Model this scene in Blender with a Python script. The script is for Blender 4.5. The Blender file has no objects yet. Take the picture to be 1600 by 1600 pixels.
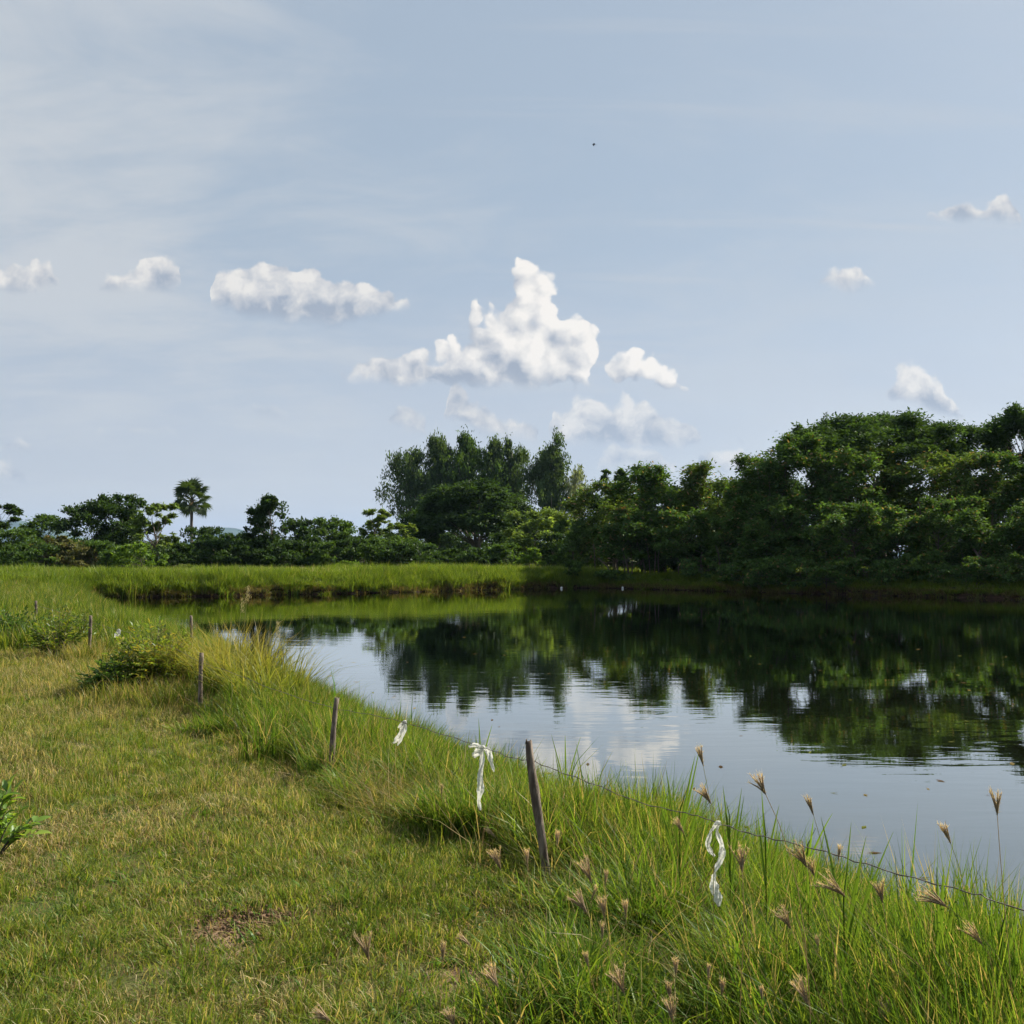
import bpy, math, random
import numpy as np
from mathutils import Vector, Matrix

# ------------------------------------------------------------------ camera, sky, sun, exposure
SC = bpy.context.scene
COL = SC.collection
R = math.radians
rng = np.random.default_rng(7)
random.seed(7)

EYE = 1.6
HORIZON_PX = 872.0
PITCH = math.atan((HORIZON_PX - 800) / 1600)
SUN_AZ = R(57)      # clockwise from +Y (the view axis)
SUN_EL = R(38)
WATER = -0.7

cam = bpy.data.cameras.new('camera')
cam.sensor_width = 36; cam.lens = 36
cam.clip_start = 0.05; cam.clip_end = 30000
camo = bpy.data.objects.new('camera', cam); COL.objects.link(camo)
camo.location = (0, 0, EYE)
camo.rotation_euler = (R(90) + PITCH, 0, 0)
SC.camera = camo

SC.view_settings.view_transform = 'Standard'
SC.view_settings.look = 'None'
SC.view_settings.gamma = 1
SC.view_settings.use_curve_mapping = False
SC.view_settings.exposure = 1.1
SC.cycles.max_bounces = 7
SC.cycles.diffuse_bounces = 3
SC.cycles.glossy_bounces = 3
SC.cycles.transmission_bounces = 5
SC.cycles.transparent_max_bounces = 6
SC.cycles.volume_bounces = 0
SC.cycles.caustics_reflective = False
SC.cycles.caustics_refractive = False
SC.cycles.use_denoising = True
SC.cycles.use_adaptive_sampling = True
SC.cycles.adaptive_threshold = 0.015


def tan_of(px, py):
    u = (px - 800) / 1600; v = (800 - py) / 1600
    y = math.cos(PITCH) - v * math.sin(PITCH)
    return u / y, (math.sin(PITCH) + v * math.cos(PITCH)) / y


def at(px, py, d):
    """point of the place seen at pixel (px, py) of the photograph, d metres ahead"""
    u, w = tan_of(px, py)
    return Vector((u * d, d, EYE + w * d))


# ---- node helpers
class NT:
    def __init__(s, tree): s.t = tree; s.n = tree.nodes; s.l = tree.links
    def node(s, kind, **kw):
        n = s.n.new(kind)
        for k, v in kw.items(): setattr(n, k, v)
        return n
    def put(s, sock, v):
        if hasattr(v, 'is_output') or isinstance(v, bpy.types.NodeSocket): s.l.new(v, sock)
        elif v is not None: sock.default_value = v
    def m(s, op, a, b=None, c=None, clamp=False):
        n = s.node('ShaderNodeMath', operation=op, use_clamp=clamp)
        for i, v in enumerate((a, b, c)):
            if v is not None: s.put(n.inputs[i], v)
        return n.outputs[0]
    def vm(s, op, a, b=None, scale=None):
        n = s.node('ShaderNodeVectorMath', operation=op)
        s.put(n.inputs[0], a)
        if b is not None: s.put(n.inputs[1], b)
        if scale is not None: s.put(n.inputs['Scale'], scale)
        return n.outputs['Value'] if op in ('LENGTH', 'DOT_PRODUCT', 'DISTANCE') else n.outputs[0]
    def sep(s, v):
        n = s.node('ShaderNodeSeparateXYZ'); s.put(n.inputs[0], v); return n.outputs
    def comb(s, x=0., y=0., z=0.):
        n = s.node('ShaderNodeCombineXYZ')
        for i, v in enumerate((x, y, z)): s.put(n.inputs[i], v)
        return n.outputs[0]
    def mix(s, f, a, b, blend='MIX'):
        n = s.node('ShaderNodeMix', data_type='RGBA', blend_type=blend)
        s.put(n.inputs[0], f); s.put(n.inputs[6], a); s.put(n.inputs[7], b)
        return n.outputs[2]
    def rng(s, v, a, b, c=0., d=1., smooth=True):
        n = s.node('ShaderNodeMapRange', interpolation_type='SMOOTHSTEP' if smooth else 'LINEAR')
        for i, x in enumerate((v, a, b, c, d)): s.put(n.inputs[i], x)
        return n.outputs[0]
    def noise(s, vec, scale, detail=4., rough=.5, dist=0., out=0):
        n = s.node('ShaderNodeTexNoise')
        s.put(n.inputs['Vector'], vec); n.inputs['Scale'].default_value = scale
        n.inputs['Detail'].default_value = detail; n.inputs['Roughness'].default_value = rough
        n.inputs['Distortion'].default_value = dist
        return n.outputs[out]


def C4(r, g, b): return (r, g, b, 1.0)


def build_world():
    w = bpy.data.worlds.new('World'); SC.world = w; w.use_nodes = True
    t = NT(w.node_tree); t.n.clear()
    sky = t.node('ShaderNodeTexSky', sky_type='NISHITA', sun_disc=False)
    sky.sun_elevation = SUN_EL; sky.sun_rotation = SUN_AZ
    sky.air_density = 1.0; sky.dust_density = 1.6; sky.ozone_density = 1.2; sky.altitude = 20
    d = t.node('ShaderNodeTexCoord').outputs['Generated']
    x, y, z = t.sep(d)
    zc = t.m('MAXIMUM', z, 0.0)
    # thin high haze lifts the clear blue toward a milky grey blue
    haze = C4(1.84, 2.20, 2.58)
    low = C4(2.56, 2.62, 2.92)
    hz = t.mix(t.rng(zc, 0.0, 0.34), low, haze)
    base = t.mix(0.87, sky.outputs[0], hz)
    # cirrus veils, laid out on a high flat layer
    zz = t.m('ADD', zc, 0.16)
    pl = t.comb(t.m('DIVIDE', x, zz), t.m('DIVIDE', y, zz), 0.0)
    rot = t.node('ShaderNodeMapping'); t.put(rot.inputs['Vector'], pl)
    rot.inputs['Rotation'].default_value = (0, 0, R(38)); rot.inputs['Scale'].default_value = (1.0, 1.45, 1)
    c1 = t.noise(rot.outputs[0], 0.85, 6., .55, .5)
    c2 = t.noise(rot.outputs[0], 2.3, 5., .6, .9)
    veil = t.rng(t.m('ADD', t.m('MULTIPLY', c1, .74), t.m('MULTIPLY', c2, .3)), .44, .64)
    side = t.rng(x, -0.45, 0.45, 1.0, 0.3)
    veil = t.m('MULTIPLY', t.m('MULTIPLY', veil, side), t.rng(zc, .03, .25, .45, .85))
    base = t.mix(t.m('MULTIPLY', veil, .95), base, C4(2.95, 3.08, 3.22))
    wmap = t.node('ShaderNodeMapping'); t.put(wmap.inputs['Vector'], pl); wmap.inputs['Rotation'].default_value = (0, 0, R(-52)); wmap.inputs['Scale'].default_value = (.7, 5.5, 1)
    wisp = t.m('MULTIPLY', t.rng(t.noise(wmap.outputs[0], 1.1, 6., .6, .5), .50, .70), t.rng(t.noise(pl, .55, 3., .5), .45, .60))
    base = t.mix(t.m('MULTIPLY', wisp, t.rng(zc, .05, .3, .15, .4)), base, C4(2.95, 3.02, 3.1))
    patch = t.rng(t.noise(pl, .34, 3., .5, .3), .5, .7)
    base = t.mix(t.m('MULTIPLY', patch, .3), base, C4(1.7, 2.15, 2.85))

    # cumulus bank ahead: profiles of its tops and bases along the horizon
    ys = t.m('MAXIMUM', y, 0.2)
    u = t.m('DIVIDE', x, ys); v = t.m('DIVIDE', z, ys)
    p = t.comb(u, v, 0.0)
    wn1 = t.node('ShaderNodeTexNoise'); t.put(wn1.inputs['Vector'], p)
    wn1.inputs['Scale'].default_value = 26; wn1.inputs['Detail'].default_value = 5; wn1.inputs['Roughness'].default_value = .55
    off = t.vm('SCALE', t.vm('SUBTRACT', wn1.outputs['Color'], (.5, .5, .5)), scale=.027)
    vor = t.node('ShaderNodeTexVoronoi', feature='SMOOTH_F1'); t.put(vor.inputs['Vector'], t.vm('ADD', p, off))
    vor.inputs['Scale'].default_value = 62; vor.inputs['Smoothness'].default_value = .35
    pw = t.vm('ADD', p, off)
    ux, vx, _ = t.sep(pw)
    puff = t.m('MULTIPLY', t.m('SUBTRACT', .42, vor.outputs['Distance']), .014)
    uu = t.m('DIVIDE', t.m('ADD', ux, .6), 1.2)

    def curve(pts, scale):
        n = t.node('ShaderNodeFloatCurve'); t.put(n.inputs['Value'], uu)
        cu = n.mapping.curves[0]
        q = sorted(pts)
        while len(cu.points) < len(q): cu.points.new(.5, .5)
        for k, (a, b) in enumerate(q):
            cu.points[k].location = (a, b); cu.points[k].handle_type = 'VECTOR'
        n.mapping.update()
        return t.m('MULTIPLY', n.outputs[0], scale)

    def rows(clouds):
        top, bot, op = [], [], []
        for opac, tp, bt in clouds:
            x0, x1 = tp[0][0], tp[-1][0]
            c = lambda px, py: (lambda a: ((a[0] + .6) / 1.2, max(0., a[1] / .5)))(tan_of(px, py))
            top.append((c(x0 - 14, 800)[0], 0.)); top += [c(*q) for q in tp]; top.append((c(x1 + 10, 800)[0], 0.))
            bot += [c(*q) for q in bt]
            op += [(c(x0, 500)[0], opac), (c(x1, 500)[0], opac)]
        return curve(top, .5), curve(bot, .5), curve(op, 1.)

    A = [(.8, [(-120, 440), (-60, 425), (0, 418), (25, 412), (52, 401), (80, 408), (104, 430)], [(-120, 462), (0, 456), (55, 462), (105, 448)]),
         (.8, [(142, 432), (180, 424), (215, 415), (235, 400), (252, 394), (275, 402), (290, 420), (300, 436)], [(142, 452), (210, 465), (298, 455)]),
         (.88, [(302, 452), (325, 432), (352, 424), (375, 407), (395, 402), (445, 405), (460, 418), (470, 402), (490, 402), (500, 425), (515, 436), (540, 430), (560, 433), (580, 446), (606, 450), (618, 468), (642, 458), (648, 478)],
          [(302, 474), (400, 502), (480, 512), (560, 512), (645, 488)]),
         (.85, [(1270, 436), (1290, 420), (1312, 413), (1335, 416), (1355, 420), (1366, 434), (1376, 444)], [(1270, 446), (1320, 455), (1376, 450)]),
         (.85, [(1446, 332), (1462, 318), (1484, 316), (1500, 304), (1520, 304), (1536, 312), (1550, 300), (1572, 295), (1588, 304), (1591, 338)], [(1446, 340), (1500, 350), (1590, 350)]),
         (.8, [(1660, 470), (1700, 440), (1740, 450), (1770, 480)], [(1660, 485), (1770, 492)])]
    B = [(.6, [(-60, 700), (0, 684), (30, 682), (62, 694)], [(-60, 710), (62, 704)]),
         (.45, [(142, 672), (158, 664), (182, 676)], [(142, 679), (182, 681)]),
         (.45, [(196, 662), (212, 654), (236, 660), (262, 654), (278, 668)], [(196, 676), (278, 680)]),
         (.32, [(380, 640), (415, 628), (460, 642)], [(380, 650), (460, 655)]),
         (.95, [(528, 582), (560, 570), (600, 560), (640, 560), (690, 556), (735, 560), (790, 566), (835, 580)], [(528, 592), (580, 602), (650, 606), (700, 600), (760, 608), (835, 606)]),         (.7, [(858, 640), (890, 625), (905, 612), (925, 614), (950, 622), (975, 612), (1000, 624), (1040, 640), (1070, 652), (1098, 672)], [(858, 690), (960, 700), (1098, 700)]),
         (.5, [(1140, 690), (1155, 674), (1170, 690)], [(1140, 694), (1170, 694)]),
         (.85, [(1382, 608), (1392, 590), (1404, 568), (1418, 560), (1434, 570), (1450, 588), (1468, 586), (1480, 608), (1500, 630), (1516, 650)], [(1382, 618), (1440, 640), (1516, 664)])]
    Cc = [(.55, [(-60, 725), (0, 714), (28, 712), (46, 735)], [(-60, 755), (46, 756)]),
          (.26, [(455, 800), (490, 792), (540, 786), (550, 800)], [(455, 812), (550, 812)]),
          (.72, [(606, 644), (618, 632), (640, 628), (655, 644), (672, 650), (680, 664)], [(606, 668), (680, 682)]),
          (.85, [(688, 610), (698, 592), (712, 584), (724, 600), (735, 618), (752, 632), (770, 640), (790, 650), (815, 655), (840, 668)], [(688, 650), (760, 678), (840, 690)]),
          (.5, [(930, 705), (960, 690), (1010, 692), (1040, 715), (1056, 705), (1070, 730)], [(930, 740), (1070, 745)]),
          (.65, [(1078, 718), (1092, 702), (1110, 706), (1122, 700), (1140, 690), (1158, 700), (1175, 720)], [(1078, 740), (1175, 740)])]

    # relief light: the same billows sampled again a little toward the sun
    sunoff = (.013, .010, 0)
    def fb(vec):
        return t.noise(vec, 30., 6., .56)
    n0 = fb(pw); n1 = fb(t.vm('ADD', pw, sunoff))
    relief = t.m('SUBTRACT', n0, n1)
    m0 = t.noise(pw, 9.5, 3., .5); m1 = t.noise(t.vm('ADD', pw, (.03, .02, 0)), 9.5, 3., .5)
    relief = t.m('ADD', relief, t.m('MULTIPLY', t.m('SUBTRACT', m0, m1), .5))
    vrel = t.m('SUBTRACT', .34, vor.outputs['Distance'])
    front = t.rng(y, .3, .55)
    def layer(base, clouds, soft, softb, dim, puffs=None):
        if puffs:
            def body(at_):
                h = None
                for (cx, cy, r) in puffs:
                    c = tan_of(cx, cy); q = t.m('SUBTRACT', (r * 1.1 + 1.5) / 1600, t.vm('DISTANCE', at_, (c[0], c[1], 0)))
                    h = q if h is None else t.m('SMOOTH_MAX', h, q, .004)
                return h
            h = body(pw); slope = t.m('SUBTRACT', h, body(t.vm('ADD', pw, (.0075, .0085, 0))))
            h = t.m('ADD', h, t.m('MULTIPLY', puff, 1.15)); op = 1.
            lo = t.m('SUBTRACT', vx, t.m('ADD', tan_of(800, clouds)[1], t.m('MULTIPLY', t.m('ABSOLUTE', t.m('ADD', ux, .02)), -.06)))
        else:
            top, bot, op = rows(clouds)
            h = t.m('ADD', t.m('SUBTRACT', top, vx), puff)
            lo = t.m('SUBTRACT', vx, bot)
        a = t.m('MULTIPLY', t.rng(h, 0., soft), t.rng(lo, -.002, softb))
        a = t.m('MULTIPLY', t.m('MULTIPLY', a, op), front)
        depth = t.rng(h, 0., .045 if puffs else .062, 0., .5 if puffs else .8)
        L = t.m('ADD', t.m('MULTIPLY', relief, 1.7 if puffs else 2.6), t.m('MULTIPLY', vrel, .5 if puffs else .42))
        L = t.m('SUBTRACT', t.m('ADD', L, .93), t.m('MULTIPLY', depth, .66))
        if puffs: L = t.m('ADD', L, t.m('ADD', t.m('MULTIPLY', t.m('ADD', slope, -.004), 30.), t.m('MULTIPLY', ux, 1.5)))
        L = t.m('SUBTRACT', L, t.rng(lo, 0., .04 if puffs else .034, .62 if puffs else .42, 0.))
        L = t.m('MULTIPLY', L, 1.0, clamp=True)
        lit = C4(4.5 * dim, 4.3 * dim, 4.05 * dim)
        c = t.mix(L, C4(1.78, 2.02, 2.42), lit)
        return t.mix(a, base, c)
    base = layer(base, Cc, .008, .012, .9)
    base = layer(base, B, .008, .012, .95)
    base = layer(base, A, .0058, .015, .95)
    TOWER = [(822, 430, 23), (843, 443, 22), (828, 466, 31), (812, 500, 36), (848, 500, 27), (882, 522, 30), (908, 524, 26), (903, 550, 34), (872, 566, 36), (906, 582, 24), (745, 478, 12), (743, 500, 14),
             (752, 524, 22), (769, 472, 10), (783, 540, 46), (822, 562, 48), (742, 566, 36), (712, 542, 19), (686, 550, 20), (660, 562, 19), (634, 570, 17), (606, 578, 14), (576, 584, 9), (704, 578, 26), (764, 584, 30),
             (988, 566, 23), (1010, 578, 24), (966, 582, 20), (1038, 592, 20), (1064, 603, 13)]
    base = layer(base, 614, .0046, .024, 1.02, TOWER)
    # scattered fair weather cloud elsewhere round the sky
    g = t.noise(t.vm('MULTIPLY', d, (1, 1, 2.6)), 3.1, 6., .55, .2)
    gm = t.m('MULTIPLY', t.rng(g, .56, .66), t.m('SUBTRACT', 1., t.rng(y, .0, .35)))
    gm = t.m('MULTIPLY', gm, t.rng(z, .04, .2))
    base = t.mix(t.m('MULTIPLY', gm, .6), base, C4(3.3, 3.35, 3.5))
    bg = t.node('ShaderNodeBackground'); t.put(bg.inputs['Color'], base); bg.inputs['Strength'].default_value = 0.097
    out = t.node('ShaderNodeOutputWorld'); t.l.new(bg.outputs[0], out.inputs['Surface'])
    w.cycles.sampling_method = 'MANUAL'; w.cycles.sample_map_resolution = 512


build_world()
sl = bpy.data.lights.new('sun', 'SUN'); sl.energy = 5.0; sl.angle = R(0.6); sl.color = (1.0, .90, .74)
so = bpy.data.objects.new('sun', sl); COL.objects.link(so)
SUNV = Vector((math.sin(SUN_AZ) * math.cos(SUN_EL), math.cos(SUN_AZ) * math.cos(SUN_EL), math.sin(SUN_EL)))
so.rotation_euler = SUNV.to_track_quat('Z', 'Y').to_euler()
so.location = (20, 10, 30)


# ------------------------------------------------------------------ helpers
def mesh(name, verts, quads=None, tris=None, cols=None, mat=None, smooth=False, uvless=True):
    me = bpy.data.meshes.new(name)
    verts = np.asarray(verts, dtype=np.float32).reshape(-1, 3)
    q = np.asarray(quads, dtype=np.int32).reshape(-1, 4) if quads is not None and len(quads) else np.zeros((0, 4), np.int32)
    tr = np.asarray(tris, dtype=np.int32).reshape(-1, 3) if tris is not None and len(tris) else np.zeros((0, 3), np.int32)
    me.vertices.add(len(verts)); me.vertices.foreach_set('co', verts.ravel())
    nl = q.size + tr.size
    me.loops.add(nl); me.loops.foreach_set('vertex_index', np.concatenate([q.ravel(), tr.ravel()]))
    me.polygons.add(len(q) + len(tr))
    st = np.concatenate([np.arange(len(q)) * 4, q.size + np.arange(len(tr)) * 3]).astype(np.int32)
    me.polygons.foreach_set('loop_start', st)
    if smooth: me.polygons.foreach_set('use_smooth', np.ones(len(st), dtype=bool))
    me.update(calc_edges=True)
    if cols is not None:
        a = me.color_attributes.new('col', 'FLOAT_COLOR', 'POINT')
        c = np.ones((len(verts), 4), np.float32); c[:, :3] = cols
        a.data.foreach_set('color', c.ravel())
    if mat: me.materials.append(mat)
    return me


def link(name, me, parent=None, loc=None):
    o = bpy.data.objects.new(name, me); COL.objects.link(o)
    if parent is not None: o.parent = parent
    if loc is not None: o.location = loc
    return o


def tag(o, label=None, cat=None, group=None, kind=None):
    if label: o['label'] = label
    if cat: o['category'] = cat
    if group: o['group'] = group
    if kind: o['kind'] = kind
    return o


def thing(name, label, cat, loc, group=None, rz=0.):
    o = bpy.data.objects.new(name, None); COL.objects.link(o)
    o.location = loc; o.rotation_euler = (0, 0, rz); o.empty_display_size = .2
    return tag(o, label, cat, group, 'thing')


class MB:
    """collects vertices, quads and triangles"""
    def __init__(s): s.v = []; s.q = []; s.t = []; s.c = []; s.n = 0
    def add(s, v, q=None, t=None, c=None):
        v = np.asarray(v, float).reshape(-1, 3)
        s.v.append(v)
        if q is not None and len(q): s.q.append(np.asarray(q) + s.n)
        if t is not None and len(t): s.t.append(np.asarray(t) + s.n)
        if c is None: c = (1, 1, 1)
        s.c.append(np.broadcast_to(np.asarray(c, float), (len(v), 3)))
        s.n += len(v)
    def tube(s, pts, rad, k=6, c=None, cap=True):
        pts = [Vector(p) for p in pts]; n = len(pts)
        rad = [rad] * n if np.isscalar(rad) else rad
        vs = []; up = Vector((.21, .33, .92)).normalized()
        for i, p in enumerate(pts):
            d = (pts[min(i + 1, n - 1)] - pts[max(i - 1, 0)])
            d = d.normalized() if d.length > 1e-9 else Vector((0, 0, 1))
            a = d.cross(up)
            if a.length < .1: a = d.cross(Vector((1, 0, 0)))
            a.normalize(); b = d.cross(a)
            for j in range(k):
                an = 2 * math.pi * j / k
                vs.append(p + (a * math.cos(an) + b * math.sin(an)) * rad[i])
        q = [(i * k + j, i * k + (j + 1) % k, (i + 1) * k + (j + 1) % k, (i + 1) * k + j) for i in range(n - 1) for j in range(k)]
        t = []
        if cap:
            vs += [pts[0], pts[-1]]
            for j in range(k):
                t.append((n * k, (j + 1) % k, j)); t.append((n * k + 1, (n - 1) * k + j, (n - 1) * k + (j + 1) % k))
        s.add([tuple(x) for x in vs], q, t, c)
    def mesh(s, name, mat, smooth=False):
        return mesh(name, np.concatenate(s.v), np.concatenate(s.q) if s.q else None, np.concatenate(s.t) if s.t else None,
                    np.concatenate(s.c), mat, smooth)


def vnoise(x, y, scale, seed=0):
    x = np.asarray(x, float) * scale + seed * 17.3; y = np.asarray(y, float) * scale - seed * 9.1
    xi = np.floor(x); yi = np.floor(y); fx = x - xi; fy = y - yi
    fx = fx * fx * (3 - 2 * fx); fy = fy * fy * (3 - 2 * fy)
    h = lambda a, b: (lambda s: s - np.floor(s))(np.sin(a * 127.1 + b * 311.7 + seed * 3.7) * 43758.5453)
    return (h(xi, yi) * (1 - fx) + h(xi + 1, yi) * fx) * (1 - fy) + (h(xi, yi + 1) * (1 - fx) + h(xi + 1, yi + 1) * fx) * fy


def ss(t): t = np.clip(t, 0, 1); return t * t * (3 - 2 * t)


# ------------------------------------------------------------------ materials
def mat_new(name):
    m = bpy.data.materials.new(name); m.use_nodes = True
    t = NT(m.node_tree); t.n.clear()
    out = t.node('ShaderNodeOutputMaterial')
    return m, t, out


def leaf_material(name, trans=.4, gloss=.06, rough=.5, tint=(1, 1, 1)):
    m, t, out = mat_new(name)
    a = t.node('ShaderNodeAttribute', attribute_name='col').outputs['Color']
    oc = t.node('ShaderNodeObjectInfo').outputs['Color']
    c = t.mix(1., a, oc, 'MULTIPLY')
    d = t.node('ShaderNodeBsdfDiffuse'); t.put(d.inputs['Color'], c)
    tr = t.node('ShaderNodeBsdfTranslucent'); t.put(tr.inputs['Color'], t.mix(1., c, C4(1.25 * tint[0], 1.2 * tint[1], .55 * tint[2]), 'MULTIPLY'))
    mx = t.node('ShaderNodeMixShader'); mx.inputs[0].default_value = trans
    t.l.new(d.outputs[0], mx.inputs[1]); t.l.new(tr.outputs[0], mx.inputs[2])
    if gloss > 0:
        g = t.node('ShaderNodeBsdfGlossy'); g.inputs['Roughness'].default_value = rough; g.inputs['Color'].default_value = C4(.9, .95, 1)
        m2 = t.node('ShaderNodeMixShader'); m2.inputs[0].default_value = gloss
        t.l.new(mx.outputs[0], m2.inputs[1]); t.l.new(g.outputs[0], m2.inputs[2])
        mx = m2
    t.l.new(mx.outputs[0], out.inputs['Surface'])
    return m


def bark_material(name, c1, c2, scale=6., bump=.4):
    m, t, out = mat_new(name)
    co = t.node('ShaderNodeTexCoord').outputs['Object']
    n1 = t.noise(t.vm('MULTIPLY', co, (1, 1, .22)), scale, 6., .65, .4)
    c = t.mix(t.rng(n1, .35, .68), c1, c2)
    b = t.node('ShaderNodeBsdfPrincipled'); t.put(b.inputs['Base Color'], c); b.inputs['Roughness'].default_value = .85
    bp = t.node('ShaderNodeBump'); bp.inputs['Strength'].default_value = bump; bp.inputs['Distance'].default_value = .01
    t.put(bp.inputs['Height'], n1); t.l.new(bp.outputs[0], b.inputs['Normal'])
    t.l.new(b.outputs[0], out.inputs['Surface'])
    return m


M_LEAF = leaf_material('tree_leaves', .40, .012, .55)
M_GRASS = leaf_material('grass_blades', .48, .008, .4)
M_BROAD = leaf_material('broad_leaves', .48, .025, .45)
M_SEED = leaf_material('seed_heads', .35, .0)
M_BARK = bark_material('tree_bark', C4(.05, .04, .03), C4(.13, .105, .08))
M_BARKP = bark_material('pale_bark', C4(.16, .135, .11), C4(.32, .28, .23))
M_POST = bark_material('weathered_wood', C4(.055, .038, .028), C4(.19, .155, .125), 34., .9)


def ground_material():
    m, t, out = mat_new('grassy_soil')
    g = t.node('ShaderNodeNewGeometry').outputs['Position']
    sd = t.node('ShaderNodeAttribute', attribute_name='bank').outputs['Fac']
    n1 = t.noise(g, .55, 5., .6); n2 = t.noise(g, 9., 5., .65); n3 = t.noise(g, 60., 4., .7)
    soil = t.mix(t.rng(n2, .35, .65), C4(.09, .06, .04), C4(.26, .18, .125))
    thatch = t.mix(t.rng(n3, .35, .65), C4(.055, .055, .02), C4(.14, .125, .055))
    green = t.mix(t.rng(n3, .3, .7), C4(.03, .05, .012), C4(.07, .10, .025))
    f = t.mix(t.rng(n1, .42, .6), thatch, green)
    sc_ = t.node('ShaderNodeAttribute', attribute_name='scrape').outputs['Fac']
    c = t.mix(t.m('MAXIMUM', t.rng(n2, .58, .7), t.rng(t.m('ADD', sc_, t.m('SUBTRACT', n2, .5)), .35, .6)), f, soil)
    mud = t.mix(t.rng(t.noise(t.vm('MULTIPLY', g, (1, 1, 3)), 3., 6., .65), .35, .65), C4(.018, .012, .009), C4(.075, .046, .032))
    c = t.mix(t.rng(sd, .35, .65), c, mud)
    b = t.node('ShaderNodeBsdfPrincipled'); t.put(b.inputs['Base Color'], c); b.inputs['Roughness'].default_value = .95
    b.inputs['Specular IOR Level'].default_value = .1
    bp = t.node('ShaderNodeBump'); bp.inputs['Strength'].default_value = .6; bp.inputs['Distance'].default_value = .03
    t.put(bp.inputs['Height'], t.m('ADD', n2, t.m('MULTIPLY', n3, .4))); t.l.new(bp.outputs[0], b.inputs['Normal'])
    t.l.new(b.outputs[0], out.inputs['Surface'])
    return m


def water_material():
    m, t, out = mat_new('pond_water')
    g = t.node('ShaderNodeNewGeometry').outputs['Position']
    mp = t.node('ShaderNodeMapping'); t.put(mp.inputs['Vector'], g)
    mp.inputs['Rotation'].default_value = (0, 0, R(-6)); mp.inputs['Scale'].default_value = (.42, 1.35, 1)
    w1 = t.noise(mp.outputs[0], 2.2, 3., .5, .3)
    w2 = t.noise(mp.outputs[0], .5, 2., .5)
    calm = t.rng(t.noise(g, .09, 3., .5), .38, .62, .25, 1.)
    h = t.m('MULTIPLY', t.m('ADD', w1, t.m('MULTIPLY', w2, .8)), calm)
    bp = t.node('ShaderNodeBump'); bp.inputs['Strength'].default_value = 1.0; bp.inputs['Distance'].default_value = .0032
    t.put(bp.inputs['Height'], h)
    fr = t.node('ShaderNodeFresnel'); fr.inputs['IOR'].default_value = 1.55; t.l.new(bp.outputs[0], fr.inputs['Normal'])
    gl = t.node('ShaderNodeBsdfGlossy'); gl.inputs['Roughness'].default_value = .012
    gl.inputs['Color'].default_value = C4(.86, .88, .86)
    t.l.new(bp.outputs[0], gl.inputs['Normal'])
    df = t.node('ShaderNodeBsdfDiffuse'); df.inputs['Color'].default_value = C4(.010, .012, .005)
    mx = t.node('ShaderNodeMixShader')
    t.put(mx.inputs[0], t.m('ADD', t.m('MULTIPLY', fr.outputs[0], 1.45), .16, clamp=True)); t.l.new(df.outputs[0], mx.inputs[1]); t.l.new(gl.outputs[0], mx.inputs[2])
    t.l.new(mx.outputs[0], out.inputs['Surface'])
    return m


def plain(name, col, rough=.6, metal=0., spec=.5):
    m, t, out = mat_new(name)
    b = t.node('ShaderNodeBsdfPrincipled')
    g = t.node('ShaderNodeTexCoord').outputs['Object']
    n = t.noise(g, 25., 4., .6)
    t.put(b.inputs['Base Color'], t.mix(t.rng(n, .3, .7, 0., .5), C4(*col), C4(*(c * .6 for c in col))))
    b.inputs['Roughness'].default_value = rough; b.inputs['Metallic'].default_value = metal
    b.inputs['Specular IOR Level'].default_value = spec
    t.l.new(b.outputs[0], out.inputs['Surface'])
    return m


# ------------------------------------------------------------------ the pond and its banks
NEAR = [(13, -13), (9, -8), (6.2, -2.5), (4.6, 1.0), (3.5, 3.4), (2.3, 5.6), (0.75, 8.4), (-1.1, 11.9), (-3.1, 16), (-5.8, 21.5), (-9.6, 29), (-14.6, 39), (-19.5, 49), (-23.6, 56.0)]
FAR = [(-23.4, 59.6), (-18.5, 61.6), (-12, 65.5), (-6, 70), (0, 75.5), (4.5, 79), (9, 77), (13, 73), (18, 67.5), (24, 61.5), (30, 56), (40, 47), (52, 36), (60, 20), (55, 0), (38, -14), (22, -17)]
CTR = np.array([14.0, 33.0])


def catmull(P, n):
    P = np.array(P, float); out = []
    N = len(P)
    for i in range(N):
        a, b, c, d = P[i - 1], P[i], P[(i + 1) % N], P[(i + 2) % N]
        for k in range(n):
            t = k / n
            out.append(.5 * ((2 * b) + (-a + c) * t + (2 * a - 5 * b + 4 * c - d) * t * t + (-a + 3 * b - 3 * c + d) * t ** 3))
    return np.array(out)


SHORE = catmull(NEAR + FAR, 40)
# small bites and noses along the shore
_n = len(SHORE)
_r = np.linalg.norm(SHORE - CTR, axis=1)
_dir = (SHORE - CTR) / _r[:, None]
_w = (vnoise(SHORE[:, 0], SHORE[:, 1], .55, 3) - .5) * .8 + (vnoise(SHORE[:, 0], SHORE[:, 1], 1.7, 5) - .5) * .35
_far = np.maximum(ss((SHORE[:, 1] - 46) / 10), ss((SHORE[:, 0] - 12) / 6))
SHORE = SHORE + _dir * (_w * (.35 + .9 * _far))[:, None]
SEG_A = SHORE[::3]; SEG_B = np.roll(SEG_A, -1, axis=0)


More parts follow.
